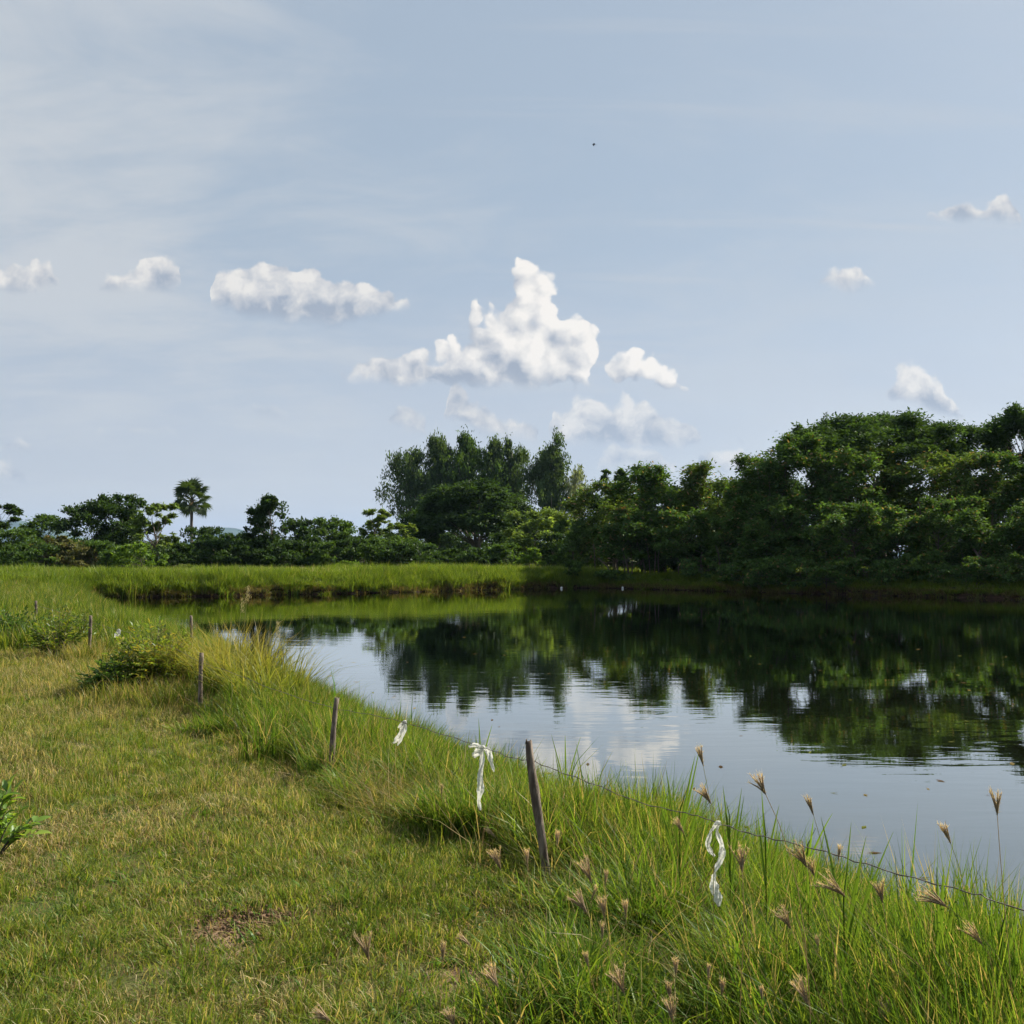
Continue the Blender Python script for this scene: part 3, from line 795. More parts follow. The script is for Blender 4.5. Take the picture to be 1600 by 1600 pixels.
def make_crown(g, kind, W, H, base, n_leaf, lpx, pal, z0=None):
    """returns leaf vertices, colours and the clump centres (for the limbs)"""
    hw = W / 2; px = lpx
    pal = np.array(pal)
    if kind in ('umbrella', 'dome'):
        dome = kind == 'dome'; kind = 'umbrella'
        npad = 130 if dome else 46
        u = g.random(npad); a = g.random(npad) * 6.283
        r = np.sqrt(u) * .96
        top = base + (H - base) * (1 - (.72 if dome else .30) * r ** 2.2 - (.0 if dome else .13) * g.random(npad))
        layer = g.choice([0., .15, .3, .5, .7], npad, p=[.4, .2, .17, .13, .1]) * (1.15 - r)
        c = np.column_stack([r * np.cos(a) * hw, r * np.sin(a) * hw, top - layer * (H - base) - .03 * H])
        rad = np.column_stack([g.uniform(.10, .23, npad) * hw] * 2 + [g.uniform(.045, .085, npad) * H])
        ncl = 1500 if dome else 900
        k = g.integers(0, npad, ncl); d = ball(g, ncl); d[:, 2] = np.abs(d[:, 2]) * np.where(g.random(ncl) < .75, 1, -1)
        cl = c[k] + d * rad[k] * (g.random(ncl) ** .35)[:, None]
        sig = np.array([.045 * hw, .045 * hw, .012 * H])
        lim = c
    elif kind == 'euca':
        nl = max(5, int(H / 1.8))
        zz = np.linspace(base + .06 * H, H * .95, nl)
        t = (zz - base) / (H - base)
        prof = np.sin(np.clip(t * .92 + .1, 0, 1) * math.pi) ** .6
        c = np.column_stack([g.normal(0, .2, nl) * hw, g.normal(0, .2, nl) * hw, zz])
        c = np.vstack([c, c + np.column_stack([g.normal(0, .42, nl) * hw * prof, g.normal(0, .42, nl) * hw * prof, g.normal(0, .04, nl) * H]),
                       c + np.column_stack([g.normal(0, .42, nl) * hw * prof, g.normal(0, .42, nl) * hw * prof, g.normal(0, .04, nl) * H])])
        rr = np.tile(prof, 3) * hw * g.uniform(.5, .8, len(c))
        rad = np.column_stack([rr, rr, rr * 1.15])
        ncl = int(60 + 30 * H)
        k = g.integers(0, len(c), ncl); d = ball(g, ncl)
        cl = c[k] + d * rad[k] * (g.random(ncl) ** .4)[:, None]
        sig = np.array([.06 * hw, .06 * hw, .02 * H])
        lim = c[nl:]
    else:
        par = {'round': (36, .24, .40), 'feather': (30, .20, .35), 'airy': (22, .2, .32), 'column': (22, .36, .5), 'shrub': (18, .3, .42)}[kind]
        nl, r0, r1 = par
        ch = (H - base) / 2
        tt = (np.arange(nl) + g.random(nl)) / nl
        low = {'round': .5, 'feather': .6, 'airy': .5, 'column': .2, 'shrub': .2}[kind]
        prof = np.where(tt < low, .84 + .16 * tt / low, np.sqrt(np.clip(1 - ((tt - low) / (1.02 - low)) ** 2, .04, 1)))
        rr = g.uniform(r0, r1, nl) * np.clip(prof, .62, 1)
        a = g.random(nl) * 6.283; cr_ = np.clip(prof - rr * .7, 0, 1) * (g.random(nl) ** .36)
        rad = np.column_stack([rr * hw, rr * hw, rr * np.minimum(ch, hw * 1.3) * .95])
        if kind == 'feather': rad[:, 2] *= .9
        rag = g.random(nl) < .34
        rr = np.where(rag, g.uniform(.09, .17, nl), rr); rad[rag] = np.column_stack([rr * hw, rr * hw, rr * np.minimum(ch, hw) * .9])[rag]
        cr_ = np.where(rag, prof * g.uniform(.86, 1.08, nl), cr_)
        zc_ = base + np.clip(tt * 2 * ch * np.where(rag, 1.06, 1.), rad[:, 2] * .5, 2 * ch - rad[:, 2] * .9)
        c = np.column_stack([cr_ * np.cos(a) * hw, cr_ * np.sin(a) * hw, zc_])
        ncl = {'round': 620, 'feather': 760, 'airy': 170, 'column': 300, 'shrub': 200}[kind]
        k = g.integers(0, len(c), ncl); dd = ball(g, ncl)
        cl = c[k] + dd * rad[k] * (g.random(ncl) ** .33)[:, None] * 1.05
        sc = .5 * (hw + ch)
        sig = np.array([.06, .06, .038]) * sc * (1.15 if kind == 'feather' else 1.) * {'airy': .8}.get(kind, 1.)
        lim = c
    cl[:, 2] = np.maximum(cl[:, 2], (z0 if z0 is not None else base * .6) + .05)
    sizes = g.gamma(2.2, 1., len(cl)); sizes /= sizes.sum()
    ci = g.choice(len(cl), n_leaf, p=sizes)
    off = g.normal(size=(n_leaf, 3)) * sig * (.7 + .9 * g.random(len(cl)))[ci][:, None]
    stray = g.random(n_leaf) < .08; off[stray] *= 1.7
    pos = cl[ci] + off
    ctr = np.array([0, 0, (H + base) / 2 - .15 * H])
    outw = unit(pos - ctr); outh = unit(off + outw * sig.mean() * .8)
    if kind == 'euca':
        td = unit(g.normal(size=(n_leaf, 3)) * .45 + np.array([0, 0, -1.])); lw = (px * 1.25, px * .42); nb = outw * .6
    elif kind in ('feather', 'umbrella', 'airy'):
        td = outh * np.array([1, 1, .35]) + g.normal(size=(n_leaf, 3)) * .35; td[:, 2] -= .12; td = unit(td)
        lw = (px * 1.5, px * .62); nb = np.array([0, 0, 1.4])
    else:
        td = unit(g.normal(size=(n_leaf, 3)) + outw * .6); lw = (px * 1.05, px * .62); nb = np.array([0, 0, .7])
    pos[:, 2] = np.maximum(pos[:, 2], .02)
    tone = (.68 + .64 * g.random(len(cl)))[ci] * (.72 + .56 * g.random(n_leaf))
    hue = g.random(len(cl))[ci] * .65 + g.random(n_leaf) * .35
    col = (pal[0][None] * (1 - hue[:, None]) + pal[1][None] * hue[:, None]) * tone[:, None]
    if len(pal) > 2:
        s = g.random(n_leaf) < .05; col[s] = pal[2] * (.6 + .8 * g.random((s.sum(), 1)))
    V, Cc = leaf_quads(g, pos, td, np.full(n_leaf, lw[0]), np.full(n_leaf, lw[1]), col, nb)
    return V, Cc, lim


def make_trunk(g, kind, W, H, base, lim, rad, mat, lean=(0, 0), stems=1):
    mb = MB()
    hw = W / 2
    for s in range(stems):
        sx, sy = (0, 0) if stems == 1 else (g.uniform(-.34, .34) * hw, g.uniform(-.2, .2) * hw)
        tx, ty = sx * 1.4 + lean[0] * H, sy * 1.4 + lean[1] * H
        th = {'umbrella': base + .25 * (H - base), 'dome': base + .3 * (H - base), 'euca': H * .93, 'column': H * .85}.get(kind, base + .5 * (H - base))
        if stems > 1: th *= g.uniform(.75, 1.05)
        N = 7; ph = g.random() * 6.28
        path = []
        for i in range(N + 1):
            t = i / N
            wob = .03 * H * math.sin(t * 5 + ph) * t * (1 if kind != 'euca' else .4)
            path.append(Vector((sx + (tx - sx) * t + wob, sy + (ty - sy) * t + wob * .5, -.25 + (th + .25) * t)))
        rr = [rad / (stems ** .5) * (1 + .5 * math.exp(-t * 18)) * (1 - .72 * t) for t in [i / N for i in range(N + 1)]]
        mb.tube(path, rr, 8)
        mine = [c for i, c in enumerate(lim) if i % stems == s]
        for c in mine[:26]:
            c = Vector([float(x) for x in c])
            f = min(.97, max(.3 if kind != 'umbrella' else .55, (c.z / th) * g.uniform(.45, .75)))
            k = f * N; i = int(k); a = path[i].lerp(path[min(i + 1, N)], k - i)
            mid = a.lerp(c, .5) + Vector((g.normal(0, .04) * W, g.normal(0, .04) * W, (.04 if kind == 'umbrella' else -.02) * H))
            r0 = rr[min(i, N)] * .5
            pts = [a, a.lerp(mid, .55) + Vector((0, 0, -.01 * H)), mid, mid.lerp(c, .6), c]
            mb.tube(pts, [r0, r0 * .75, r0 * .55, r0 * .35, r0 * .15], 5, cap=False)
    return mb.mesh('trunk', mat, True)


PAL = {
    'wood': [(.030, .066, .016), (.056, .104, .024)],
    'dark': [(.022, .050, .014), (.046, .086, .020)],
    'mid': [(.042, .088, .020), (.08, .14, .030)],
    'light': [(.10, .17, .036), (.17, .235, .055)],
    'bright': [(.085, .165, .022), (.14, .22, .03)],
    'olive': [(.085, .10, .035), (.14, .14, .055), (.20, .13, .07)],
    'pale': [(.13, .17, .09), (.20, .24, .14)],
    'euca': [(.042, .085, .026), (.085, .130, .045)],
    'feather': [(.040, .090, .022), (.088, .158, .032), (.20, .15, .07)],
    'yellow': [(.058, .115, .024), (.118, .175, .036), (.26, .17, .08)],
}


def tree(kind, px, ytop, wpx, d, label, pal='mid', name='tree', cat='tree', basepx=None, dens=1., trunk=None, bark=None,
         stems=1, lean=(0, 0), group=None, seed=0, dy=0., skirt=None, depth=1.):
    """px: middle of the crown, ytop: its top, wpx: its width, basepx: where the foliage starts, all as in the photograph"""
    g = np.random.default_rng(int(px * 7 + ytop * 3 + seed))
    if px < 620: wpx *= 1.16
    p = at(px, ytop, d); gz = float(ground_z(np.array([p.x]), np.array([p.y]))[0])
    gz = max(gz, WATER - .1)
    H = p.z - gz; W = wpx / 1600 * d
    base = at(px, basepx, d).z - gz if basepx else .12 * H
    base = max(base, 0.)
    o = thing(name, label, cat, (p.x, p.y, gz), group)
    lpx = d / 1024 * 2.7
    area = wpx * (wpx * .5 + (872 - ytop + 18)) * .42 / 2.44 * .8
    n = int(np.clip(area * (4.3 if kind in ('round', 'shrub', 'column') else 3.4) * dens, 2500, 52000))
    V, Cc, lim = make_crown(g, kind, W, H, base, n, lpx, PAL[pal], skirt)
    V[:, 1] *= depth
    q = np.arange(len(V)).reshape(-1, 4)
    cr = link('crown', mesh('crown', V, q, None, Cc, M_LEAF), o)
    tr = trunk if trunk else .018 * H + .05
    link('trunk', make_trunk(g, kind, W, H, base, lim, tr, bark or M_BARK, lean, stems), o)
    return o


T = tree
# left edge and the group left of the palm
T('airy', -22, 786, 84, 100, 'dark tree cut by the left edge with one leafy bough reaching in', 'dark', basepx=830)
T('feather', 66, 805, 58, 104, 'feathery tree with flat tufts of leaves, second from the left edge', 'mid', basepx=850, dens=.7)
T('round', 22, 828, 96, 92, 'low bushy tree at the left edge under the hill', 'mid', basepx=880, dens=1.1, stems=2)
T('airy', 92, 838, 66, 88, 'brownish olive bush beside the large dark tree on the left', 'olive', basepx=880, name='bush', cat='bush', stems=3, dens=1.2)
T('round', 150, 786, 112, 102, 'large dark rounded tree left of the fan palm', 'dark', basepx=880, dens=1.3)
T('round', 188, 774, 66, 103, 'tall dark crown topping the large tree clump left of the fan palm', 'dark', basepx=850, dens=1.1)
T('airy', 244, 787, 64, 100, 'pale loose tree between the large dark tree and the fan palm', 'light', basepx=860, dens=1.7)
T('shrub', 220, 850, 66, 84, 'bright green rounded bush under the pale loose tree', 'bright', name='bush', cat='bush', basepx=886, stems=3)
T('round', 150, 846, 80, 88, 'dull green bush at the foot of the large dark tree', 'mid', name='bush', cat='bush', basepx=886, stems=3)
T('round', 318, 825, 74, 96, 'dense dark bush under the fan palm', 'dark', name='bush', cat='bush', basepx=884, stems=3, dens=1.3)
T('round', 375, 834, 62, 98, 'low dark bush right of the fan palm against the far hill', 'dark', name='bush', cat='bush', basepx=884, stems=3, dens=1.3)
T('round', 272, 850, 60, 90, 'shadowed bush left of the palm trunk', 'dark', name='bush', cat='bush', basepx=884, stems=3)
T('column', 424, 777, 60, 92, 'upright dark tree with a ragged crown and a thin pale trunk', 'dark', basepx=856, dens=1.5, trunk=.13, bark=M_BARKP, skirt=2.1)
T('round', 463, 812, 56, 97, 'dark tree leaning against the upright ragged tree', 'dark', basepx=880, dens=1.3)
T('round', 522, 811, 74, 112, 'smooth round topped tree between the ragged tree and the pale spindly one', 'mid', basepx=880, dens=1.4)
T('shrub', 508, 848, 66, 90, 'leafy green bush in front of the round topped tree', 'mid', name='bush', cat='bush', basepx=884, stems=3)
T('shrub', 545, 878, 44, 82, 'low bright bush on the far bank below the round topped tree', 'bright', name='bush', cat='bush', basepx=888, stems=3)
T('airy', 588, 796, 46, 110, 'pale spindly tree just left of the tall gum trees', 'light', basepx=850, dens=1.5)
T('airy', 622, 818, 60, 100, 'yellow green loose tree at the foot of the tall gum trees', 'light', basepx=870, dens=1.6)
T('round', 570, 838, 60, 98, 'dark filling bush beside the pale spindly tree', 'dark', name='bush', cat='bush', basepx=884, stems=3)
T('feather', 615, 842, 104, 90, 'wide mid green bush below the yellow green loose tree', 'mid', name='bush', cat='bush', basepx=886, stems=4, dens=1.3)
T('round', 690, 862, 90, 92, 'shaded bush under the wide dark spreading tree', 'dark', name='bush', cat='bush', basepx=888, stems=4, dens=1.3)
# gum trees
T('euca', 642, 707, 84, 172, 'leftmost gum tree of the tall clump with weeping leaf strings', 'euca', basepx=830, dens=1.5, bark=M_BARKP)
T('euca', 688, 687, 72, 175, 'gum tree second from the left in the tall clump', 'euca', basepx=820, dens=1.8, bark=M_BARKP)
T('euca', 733, 685, 84, 176, 'dense dark gum tree in the middle of the tall clump', 'mid', basepx=820, dens=2.2, bark=M_BARKP)
T('euca', 774, 688, 50, 176, 'slim gum tree right of the dense dark one', 'euca', basepx=820, dens=1.8, bark=M_BARKP)
T('euca', 802, 694, 54, 177, 'rightmost gum tree of the tall clump above the spreading tree', 'euca', basepx=820, dens=1.7, bark=M_BARKP)
T('euca', 857, 697, 74, 172, 'lone pointed gum tree standing right of the tall clump', 'euca', basepx=800, dens=2.0, bark=M_BARKP)
T('euca', 899, 733, 46, 172, 'thin bare looking pale tree beside the lone gum tree', 'pale', basepx=810, dens=.5, bark=M_BARKP)
T('dome', 745, 752, 204, 118, 'wide dark spreading tree in front of the tall gum trees', 'dark', basepx=855, dens=1.6, trunk=.38)
T('round', 655, 800, 70, 122, 'dark tree on the left flank of the spreading tree', 'dark', basepx=870, dens=1.2)
# between the spreading tree and the right hand wood
T('feather', 845, 798, 118, 100, 'bright topped bushy tree right of the spreading tree', 'light', basepx=880, dens=1.2, stems=3)
T('round', 800, 830, 90, 104, 'dark bush behind the spreading tree trunk', 'dark', name='bush', cat='bush', basepx=884, stems=3, dens=1.2)
T('shrub', 831, 857, 44, 88, 'small bright rounded bush on the far bank top', 'bright', name='bush', cat='bush', basepx=882, stems=3, dens=1.2)
T('round', 880, 835, 90, 96, 'dark bush at the bend of the far bank', 'dark', name='bush', cat='bush', basepx=890, stems=3, dens=1.2)
T('airy', 960, 733, 60, 104, 'thin leaved crown rising behind the first feathery tree', 'mid', basepx=790, dens=1.)
T('feather', 942, 752, 108, 88, 'first feathery tree of the right hand wood', 'yellow', basepx=880, stems=3, dens=1.4)
T('feather', 1018, 729, 112, 84, 'feathery tree with slender stems standing over the water bend', 'feather', basepx=872, stems=5, dens=1.5, skirt=2.3)
T('feather', 1108, 727, 118, 84, 'yellowish feathery tree in the middle of the right hand wood', 'yellow', basepx=878, stems=3, dens=1.4)
T('feather', 985, 805, 120, 82, 'lower feathery tree shading the bank at the water bend', 'feather', basepx=876, stems=4, dens=1.3, skirt=1.6)
T('feather', 1075, 800, 130, 79, 'lower feathery tree under the yellowish one', 'feather', basepx=880, stems=4, dens=1.4, skirt=1.2)
T('feather', 1185, 716, 100, 78, 'dark feathery tree left of the big spreading crown', 'feather', basepx=880, stems=2, dens=1.4)
T('feather', 1236, 682, 118, 76, 'tall feathery tree with pale green top left of the big crown', 'feather', basepx=870, stems=2, dens=1.5)
T('umbrella', 1378, 648, 300, 82, 'big spreading tree whose flat topped crown is the highest of the wood', 'wood', basepx=790, dens=1.9, trunk=.36, lean=(-.03, 0))
T('umbrella', 1282, 658, 110, 84, 'leafy left bough crown beside the big spreading tree', 'wood', basepx=740, dens=1.5)
T('airy', 1350, 700, 160, 77, 'light feathery crown in front of the big spreading tree', 'yellow', basepx=800, dens=2.2, stems=3)
T('feather', 1325, 706, 130, 74, 'feathery tree below the big spreading crown', 'feather', basepx=860, stems=3, dens=1.3)
T('feather', 1470, 710, 128, 73, 'yellow green feathery tree right of the big spreading tree', 'yellow', basepx=850, stems=3, dens=1.4)
T('feather', 1560, 712, 120, 72, 'feathery tree near the right edge under the dark tall one', 'feather', basepx=860, stems=3, dens=1.4)
T('umbrella', 1606, 636, 136, 80, 'tall dark tree cut by the right edge', 'wood', basepx=760, dens=1.5)
T('feather', 1655, 700, 120, 70, 'feathery tree outside the right edge of the wood', 'feather', basepx=860, stems=3, dens=.8)
# foliage that hangs low over the water on the right
low = ['just right of the water bend', 'below the dark feathery tree', 'below the tall feathery tree', 'in the deepest shade of the wood', 'under the big spreading tree', 'beside the leaning pale trunk', 'near the right edge of the water', 'cut by the right edge of the water']
for (px, yt, w, d), s in zip(((1150, 812, 110, 76), (1205, 776, 130, 73), (1268, 826, 120, 70), (1335, 788, 140, 68), (1418, 812, 120, 67), (1482, 780, 130, 65), (1560, 822, 130, 64), (1630, 780, 130, 62)), low):
    T('feather', px, yt, w, d, 'low feathery tree overhanging the water ' + s, 'feather', basepx=884, stems=3, dens=1.35, skirt=.9)
for (px, yt, w, d, lab) in ((1165, 876, 90, 72, 'dark low bush on the shaded bank right of the low green shrub'), (1245, 870, 90, 68, 'dark low bush on the bank below the tall feathery tree'), (1345, 872, 90, 66, 'dark low bush right under the short leaning trunk'),
                            (1435, 868, 90, 64.5, 'dark low bush in shade between the leaning trunks'), (1520, 872, 80, 61.5, 'dark low bush at the foot of the forked pale trunk'), (1100, 872, 80, 76, 'dark low bush on the shaded bank below the yellowish tree'),
                            (1195, 872, 74, 69.5, 'dark low bush on the mud bank beneath the first overhanging trees'), (1300, 880, 90, 66, 'dark low bush at the water below the big tree'),
                            (1395, 876, 84, 64.5, 'dark low bush between two leaning trunks at the water'), (1475, 884, 80, 62.5, 'dark low bush left of the forked pale trunk'), (1590, 866, 90, 60, 'dark low bush by the right edge trailing to the water')):
    T('round', px, yt, w, d, lab, 'feather', name='bush', cat='bush', basepx=915, stems=3, dens=1.5, skirt=.1)
T('shrub', 896, 876, 34, 79.5, 'dark creeper bush trailing down to the water at the bend', 'mid', name='bush', cat='bush', basepx=900, stems=3, dens=1.6, skirt=.1)
T('shrub', 958, 892, 60, 79, 'low green shrub on the bank under the slender stems', 'mid', name='bush', cat='bush', basepx=905, stems=3, dens=1.2, skirt=.1)
# backing wood, farther off, closing the gaps between the stems
ex = ((1752, 690, 150, 64, 'first'), (1850, 700, 150, 60, 'second'), (1960, 690, 160, 56, 'third'), (2080, 700, 160, 53, 'fourth'), (2220, 690, 170, 51, 'fifth'), (2380, 690, 170, 49, 'sixth'))  # wood carried on out of view, added to keep sun off the right bank
for px, yt, w, d, s in ex:
    T('feather', px, yt, w, d, s + ' unseen feathery tree added for shade where the wood goes on past the right edge', 'feather', basepx=880, stems=2, dens=.45, skirt=.6)
hedge = [(58, 852, 90, 86, 'mid'), (350, 846, 80, 90, 'dark'), (405, 846, 80, 91, 'dark'), (450, 846, 84, 90, 'dark'), (484, 838, 60, 96, 'dark'), (556, 842, 70, 92, 'dark'), (640, 850, 90, 86, 'dark'), (735, 858, 100, 92, 'dark'), (790, 850, 80, 93, 'mid'), (905, 815, 90, 88, 'mid'),
         (1040, 846, 110, 82, 'dark'), (1110, 850, 120, 80, 'dark'), (120, 850, 70, 87, 'olive'), (190, 858, 60, 86, 'mid')]
hl = ['under the second tree from the left edge', 'left of the gap to the far hill', 'left of the pale thin trunk', 'right of the pale thin trunk', 'between the ragged tree and the round topped tree', 'between the round topped tree and the wide bush',
      'below the yellow green loose tree on the right', 'left of the spreading tree trunk', 'right of the spreading tree trunk', 'joining the bend bushes to the wood', 'behind the slender stems', 'behind the shore under the yellowish tree', 'with rusty leaves below the big dark tree', 'between the rusty bush and the bright rounded bush']
for (px, yt, w, d, pal_), s in zip(hedge, hl):
    T('round', px, yt, w, d, 'hedge like bush ' + s, pal_, name='bush', cat='bush', basepx=890, stems=3, dens=1.3, skirt=.1)
bk = [(20, 850, 150, 135), (130, 846, 150, 138), (240, 848, 150, 132), (350, 853, 130, 140), (455, 846, 150, 135), (560, 846, 140, 138), (660, 830, 140, 150), (760, 826, 150, 150), (860, 812, 150, 140),
      (960, 780, 150, 118), (1060, 760, 160, 112), (1170, 750, 160, 108), (1290, 745, 170, 104), (1410, 760, 150, 104), (1530, 745, 170, 100), (1650, 740, 170, 98)]
bl = ['behind the left edge bushes', 'behind the large dark tree', 'behind the palm bushes', 'in the low gap before the far hill', 'behind the ragged tree', 'behind the spindly tree', 'behind the left flank of the spreading tree', 'behind the spreading tree trunk',
      'behind the bend bushes', 'behind the first feathery tree', 'behind the slender stems', 'behind the yellowish feathery tree', 'behind the tall feathery tree', 'seen through the boughs of the big tree', 'behind the right edge trees', 'beyond the right edge']
for (px, yt, w, d), s in zip(bk, bl):
    T('round', px, yt, w * (1.12 if px > 900 else 1.), d, 'dark backing tree ' + s, 'dark', basepx=884, stems=3, dens=1.4 if px > 900 else .9, skirt=.2)


# bare stems and leaning trunks on the far bank
def leaning_trunk(pts, r, label, mat=M_BARK, forks=0, name='leaning_trunk'):
    P = [at(*p) for p in pts]
    gz = float(ground_z(np.array([P[0].x]), np.array([P[0].y]))[0]); P[0].z = gz - .1
    o = thing(name, label, 'tree trunk', P[0])
    mb = MB(); Q = [p - P[0] for p in P]
    k = len(Q)
    mb.tube(Q, [r * (1 - .6 * i / (k - 1)) for i in range(k)], 7)
    link('stem', mb.mesh('stem', mat, True), o)
    for f in range(forks):
        b = MB(); a = Q[k // 2] if f == 0 else Q[-1]; e = a + Vector(((-1) ** f * .6, .2, 1.2 + .4 * f))
        b.tube([a, a.lerp(e, .5) + Vector((.06, 0, 0)), e], [r * .5, r * .4, r * .2], 6)
        link('branch', b.mesh('branch', mat, True), o)
    return o


lt = [([(1398, 905, 67), (1380, 878, 67.2), (1362, 858, 67.5), (1352, 840, 68)], .10, 'short pale leaning trunk under the big spreading tree', 0),
      ([(1546, 912, 62.5), (1540, 890, 62.7), (1528, 868, 63), (1516, 848, 63.5)], .12, 'forked pale trunk leaning over the water near the right edge', 2),
      ([(1218, 905, 70), (1212, 890, 70.2), (1206, 876, 70.4)], .05, 'bent bare stick at the mud bank', 1),
      ([(930, 880, 82), (929, 866, 82), (927, 850, 82)], .05, 'upright pale stake like stem left of the slender stems', 0),
      ([(962, 898, 79.5), (948, 884, 79.5), (934, 872, 79.6)], .06, 'grey fallen stem slanting to the water', 0),
      ([(1010, 893, 80), (1004, 872, 80.3), (996, 850, 80.6), (992, 830, 81)], .05, 'leftmost slender stem of the bend clump', 0),
      ([(1016, 893, 80), (1014, 872, 80.3), (1010, 848, 80.6), (1008, 828, 81)], .045, 'second slender stem of the bend clump', 0),
      ([(1022, 893, 80), (1024, 872, 80.3), (1024, 848, 80.6), (1028, 828, 81)], .05, 'third slender stem of the bend clump', 0),
      ([(1030, 900, 79), (1028, 872, 79.3), (1032, 850, 79.6), (1034, 828, 80)], .04, 'rightmost slender stem of the bend clump', 0),
      ([(984, 893, 80), (978, 878, 80.3), (972, 858, 80.6)], .07, 'crooked dark stem left of the bend clump', 0),
      ([(750, 884, 112), (751, 870, 112), (749, 850, 112), (747, 830, 112)], .2, 'pale lower trunk below the spreading crown', 0),
      ([(1128, 872, 74), (1122, 862, 74), (1118, 852, 74)], .04, 'short bare twig in the shade of the middle wood', 0),
      ([(1279, 876, 70), (1272, 862, 70), (1262, 848, 70)], .04, 'thin bare twig in the shade of the tall feathery tree', 0)]
for pts, r, lab, fk in lt: leaning_trunk(pts, r, lab, forks=fk)


# ------------------------------------------------------------------ fan palm
def fan_palm():
    d = 150.
    p = at(300, 781, d); gz = .15
    o = thing('fan_palm', 'tall fan palm with a round ragged crown on a slim dark trunk', 'palm', (p.x, p.y, gz))
    hc = p.z - gz
    mb = MB(); mb.tube([(0, 0, -.2), (.05, 0, hc * .3), (-.03, 0, hc * .65), (0, 0, hc)], [.34, .25, .21, .24], 10)
    link('trunk', mb.mesh('trunk', M_BARK, True), o)
    g = np.random.default_rng(5)
    fan_meshes = []
    for v in range(4):
        mb = MB(); nb = 26; Lf = 1.3 + .1 * v
        for k in range(nb):
            a = (k / (nb - 1) - .5) * math.radians(270)
            L = Lf * (1 - .18 * abs(k / (nb - 1) - .5) * 2) * g.uniform(.88, 1.08)
            dx, dz = math.sin(a), math.cos(a)
            w = .085
            pz = .05 * ((k % 2) * 2 - 1)
            r1, r2 = .55 * L, L
            dr = g.uniform(.05, .3)
            V = [(0, 0, 0), (dx * r1 - dz * w, pz, dz * r1 + dx * w), (dx * r1 + dz * w, -pz, dz * r1 - dx * w), (dx * r2, -.25 * dr - .3, dz * r2 - dr * .6)]
            c = np.array((.035, .06, .018)) * g.uniform(.7, 1.4)
            mb.add(V, None, [(0, 2, 1), (1, 2, 3)], c)
        mb.tube([(0, 0, .1), (0, .02, -.7), (0, .0, -1.7)], [.03, .04, .06], 5, (.10, .11, .04))
        fan_meshes.append(mb.mesh('frond', M_LEAF))
    nf = 21
    for i in range(nf):
        el = math.radians(-52 + 138 * ((i + .5) / nf) ** .85); az = i * 2.39996 + g.normal(0, .15)
        dv = Vector((math.cos(az) * math.cos(el), math.sin(az) * math.cos(el), math.sin(el)))
        f = link('frond', fan_meshes[i % 4], o)
        Z = dv; Y = Vector((0, 0, 1)) - Z * Z.z
        if Y.length < .2: Y = Vector((math.cos(az), math.sin(az), 0))
        Y.normalize(); X = Y.cross(Z)
        M = Matrix((X, Y, Z)).transposed().to_4x4()
        s = g.uniform(1.0, 1.2)
        f.matrix_local = Matrix.Translation(Vector((0, 0, hc)) + dv * (1.75 * s)) @ M @ Matrix.Rotation(g.normal(0, .5), 4, 'Z') @ Matrix.Scale(s, 4)
    for i in range(10):
        az = i * .63 + g.normal(0, .2); mb = MB()
        L = g.uniform(1.2, 2.0)
        for k in range(12):
            a = (k / 11 - .5) * 1.3
            mb.add([(0, 0, 0), (math.sin(a) * L * .6 - .04, 0, -L * .6), (math.sin(a) * L * .6 + .04, 0, -L * .6), (math.sin(a) * L * .8, .1, -L)], None, [(0, 2, 1), (1, 2, 3)], (.12, .085, .05))
        f = link('dead_frond', mb.mesh('dead_frond', M_LEAF), o); f.location = (math.cos(az) * .22, math.sin(az) * .22, hc - .15); f.rotation_euler = (g.normal(0, .1), g.normal(0, .25), az + 1.57)


fan_palm()


# ------------------------------------------------------------------ fence: posts, wire, ribbons
def post(base, top, r, label, seed):
    g = np.random.default_rng(seed); b = Vector(base); t = Vector(top)
    o = thing('fence_post', label, 'fence post', b, 'wooden fence posts along the pond')
    mb = MB(); n = 9; k = 10; pts = []; rad = []
    for i in range(n + 1):
        f = i / n
        q = (t - b) * f + Vector((math.sin(f * 4 + seed) * .008, math.cos(f * 5 + seed) * .006, 0)) + Vector((0, 0, -.15 * (1 - f) if i == 0 else 0))
        pts.append(q); rad.append(r * (1 + .1 * math.sin(f * 9 + seed * 2) - .12 * f))
    mb.tube(pts, rad, k)
    v = mb.v[0]; v += g.normal(0, r * .07, v.shape)
    link('shaft', mb.mesh('shaft', M_POST, False), o)
    # split, frayed top
    s = MB()
    for i in range(5):
        a = g.random() * 6.28; q = pts[-1] + Vector((math.cos(a) * r * .6, math.sin(a) * r * .6, -.01))
        s.tube([q, q + Vector((g.normal(0, .003), g.normal(0, .003), g.uniform(.006, .022)))], [r * .33, r * .12], 5)
    link('splintered_top', s.mesh('splintered_top', M_POST), o)
    return o


def gz(x, y): return float(ground_z(np.array([float(x)]), np.array([float(y)]))[0])


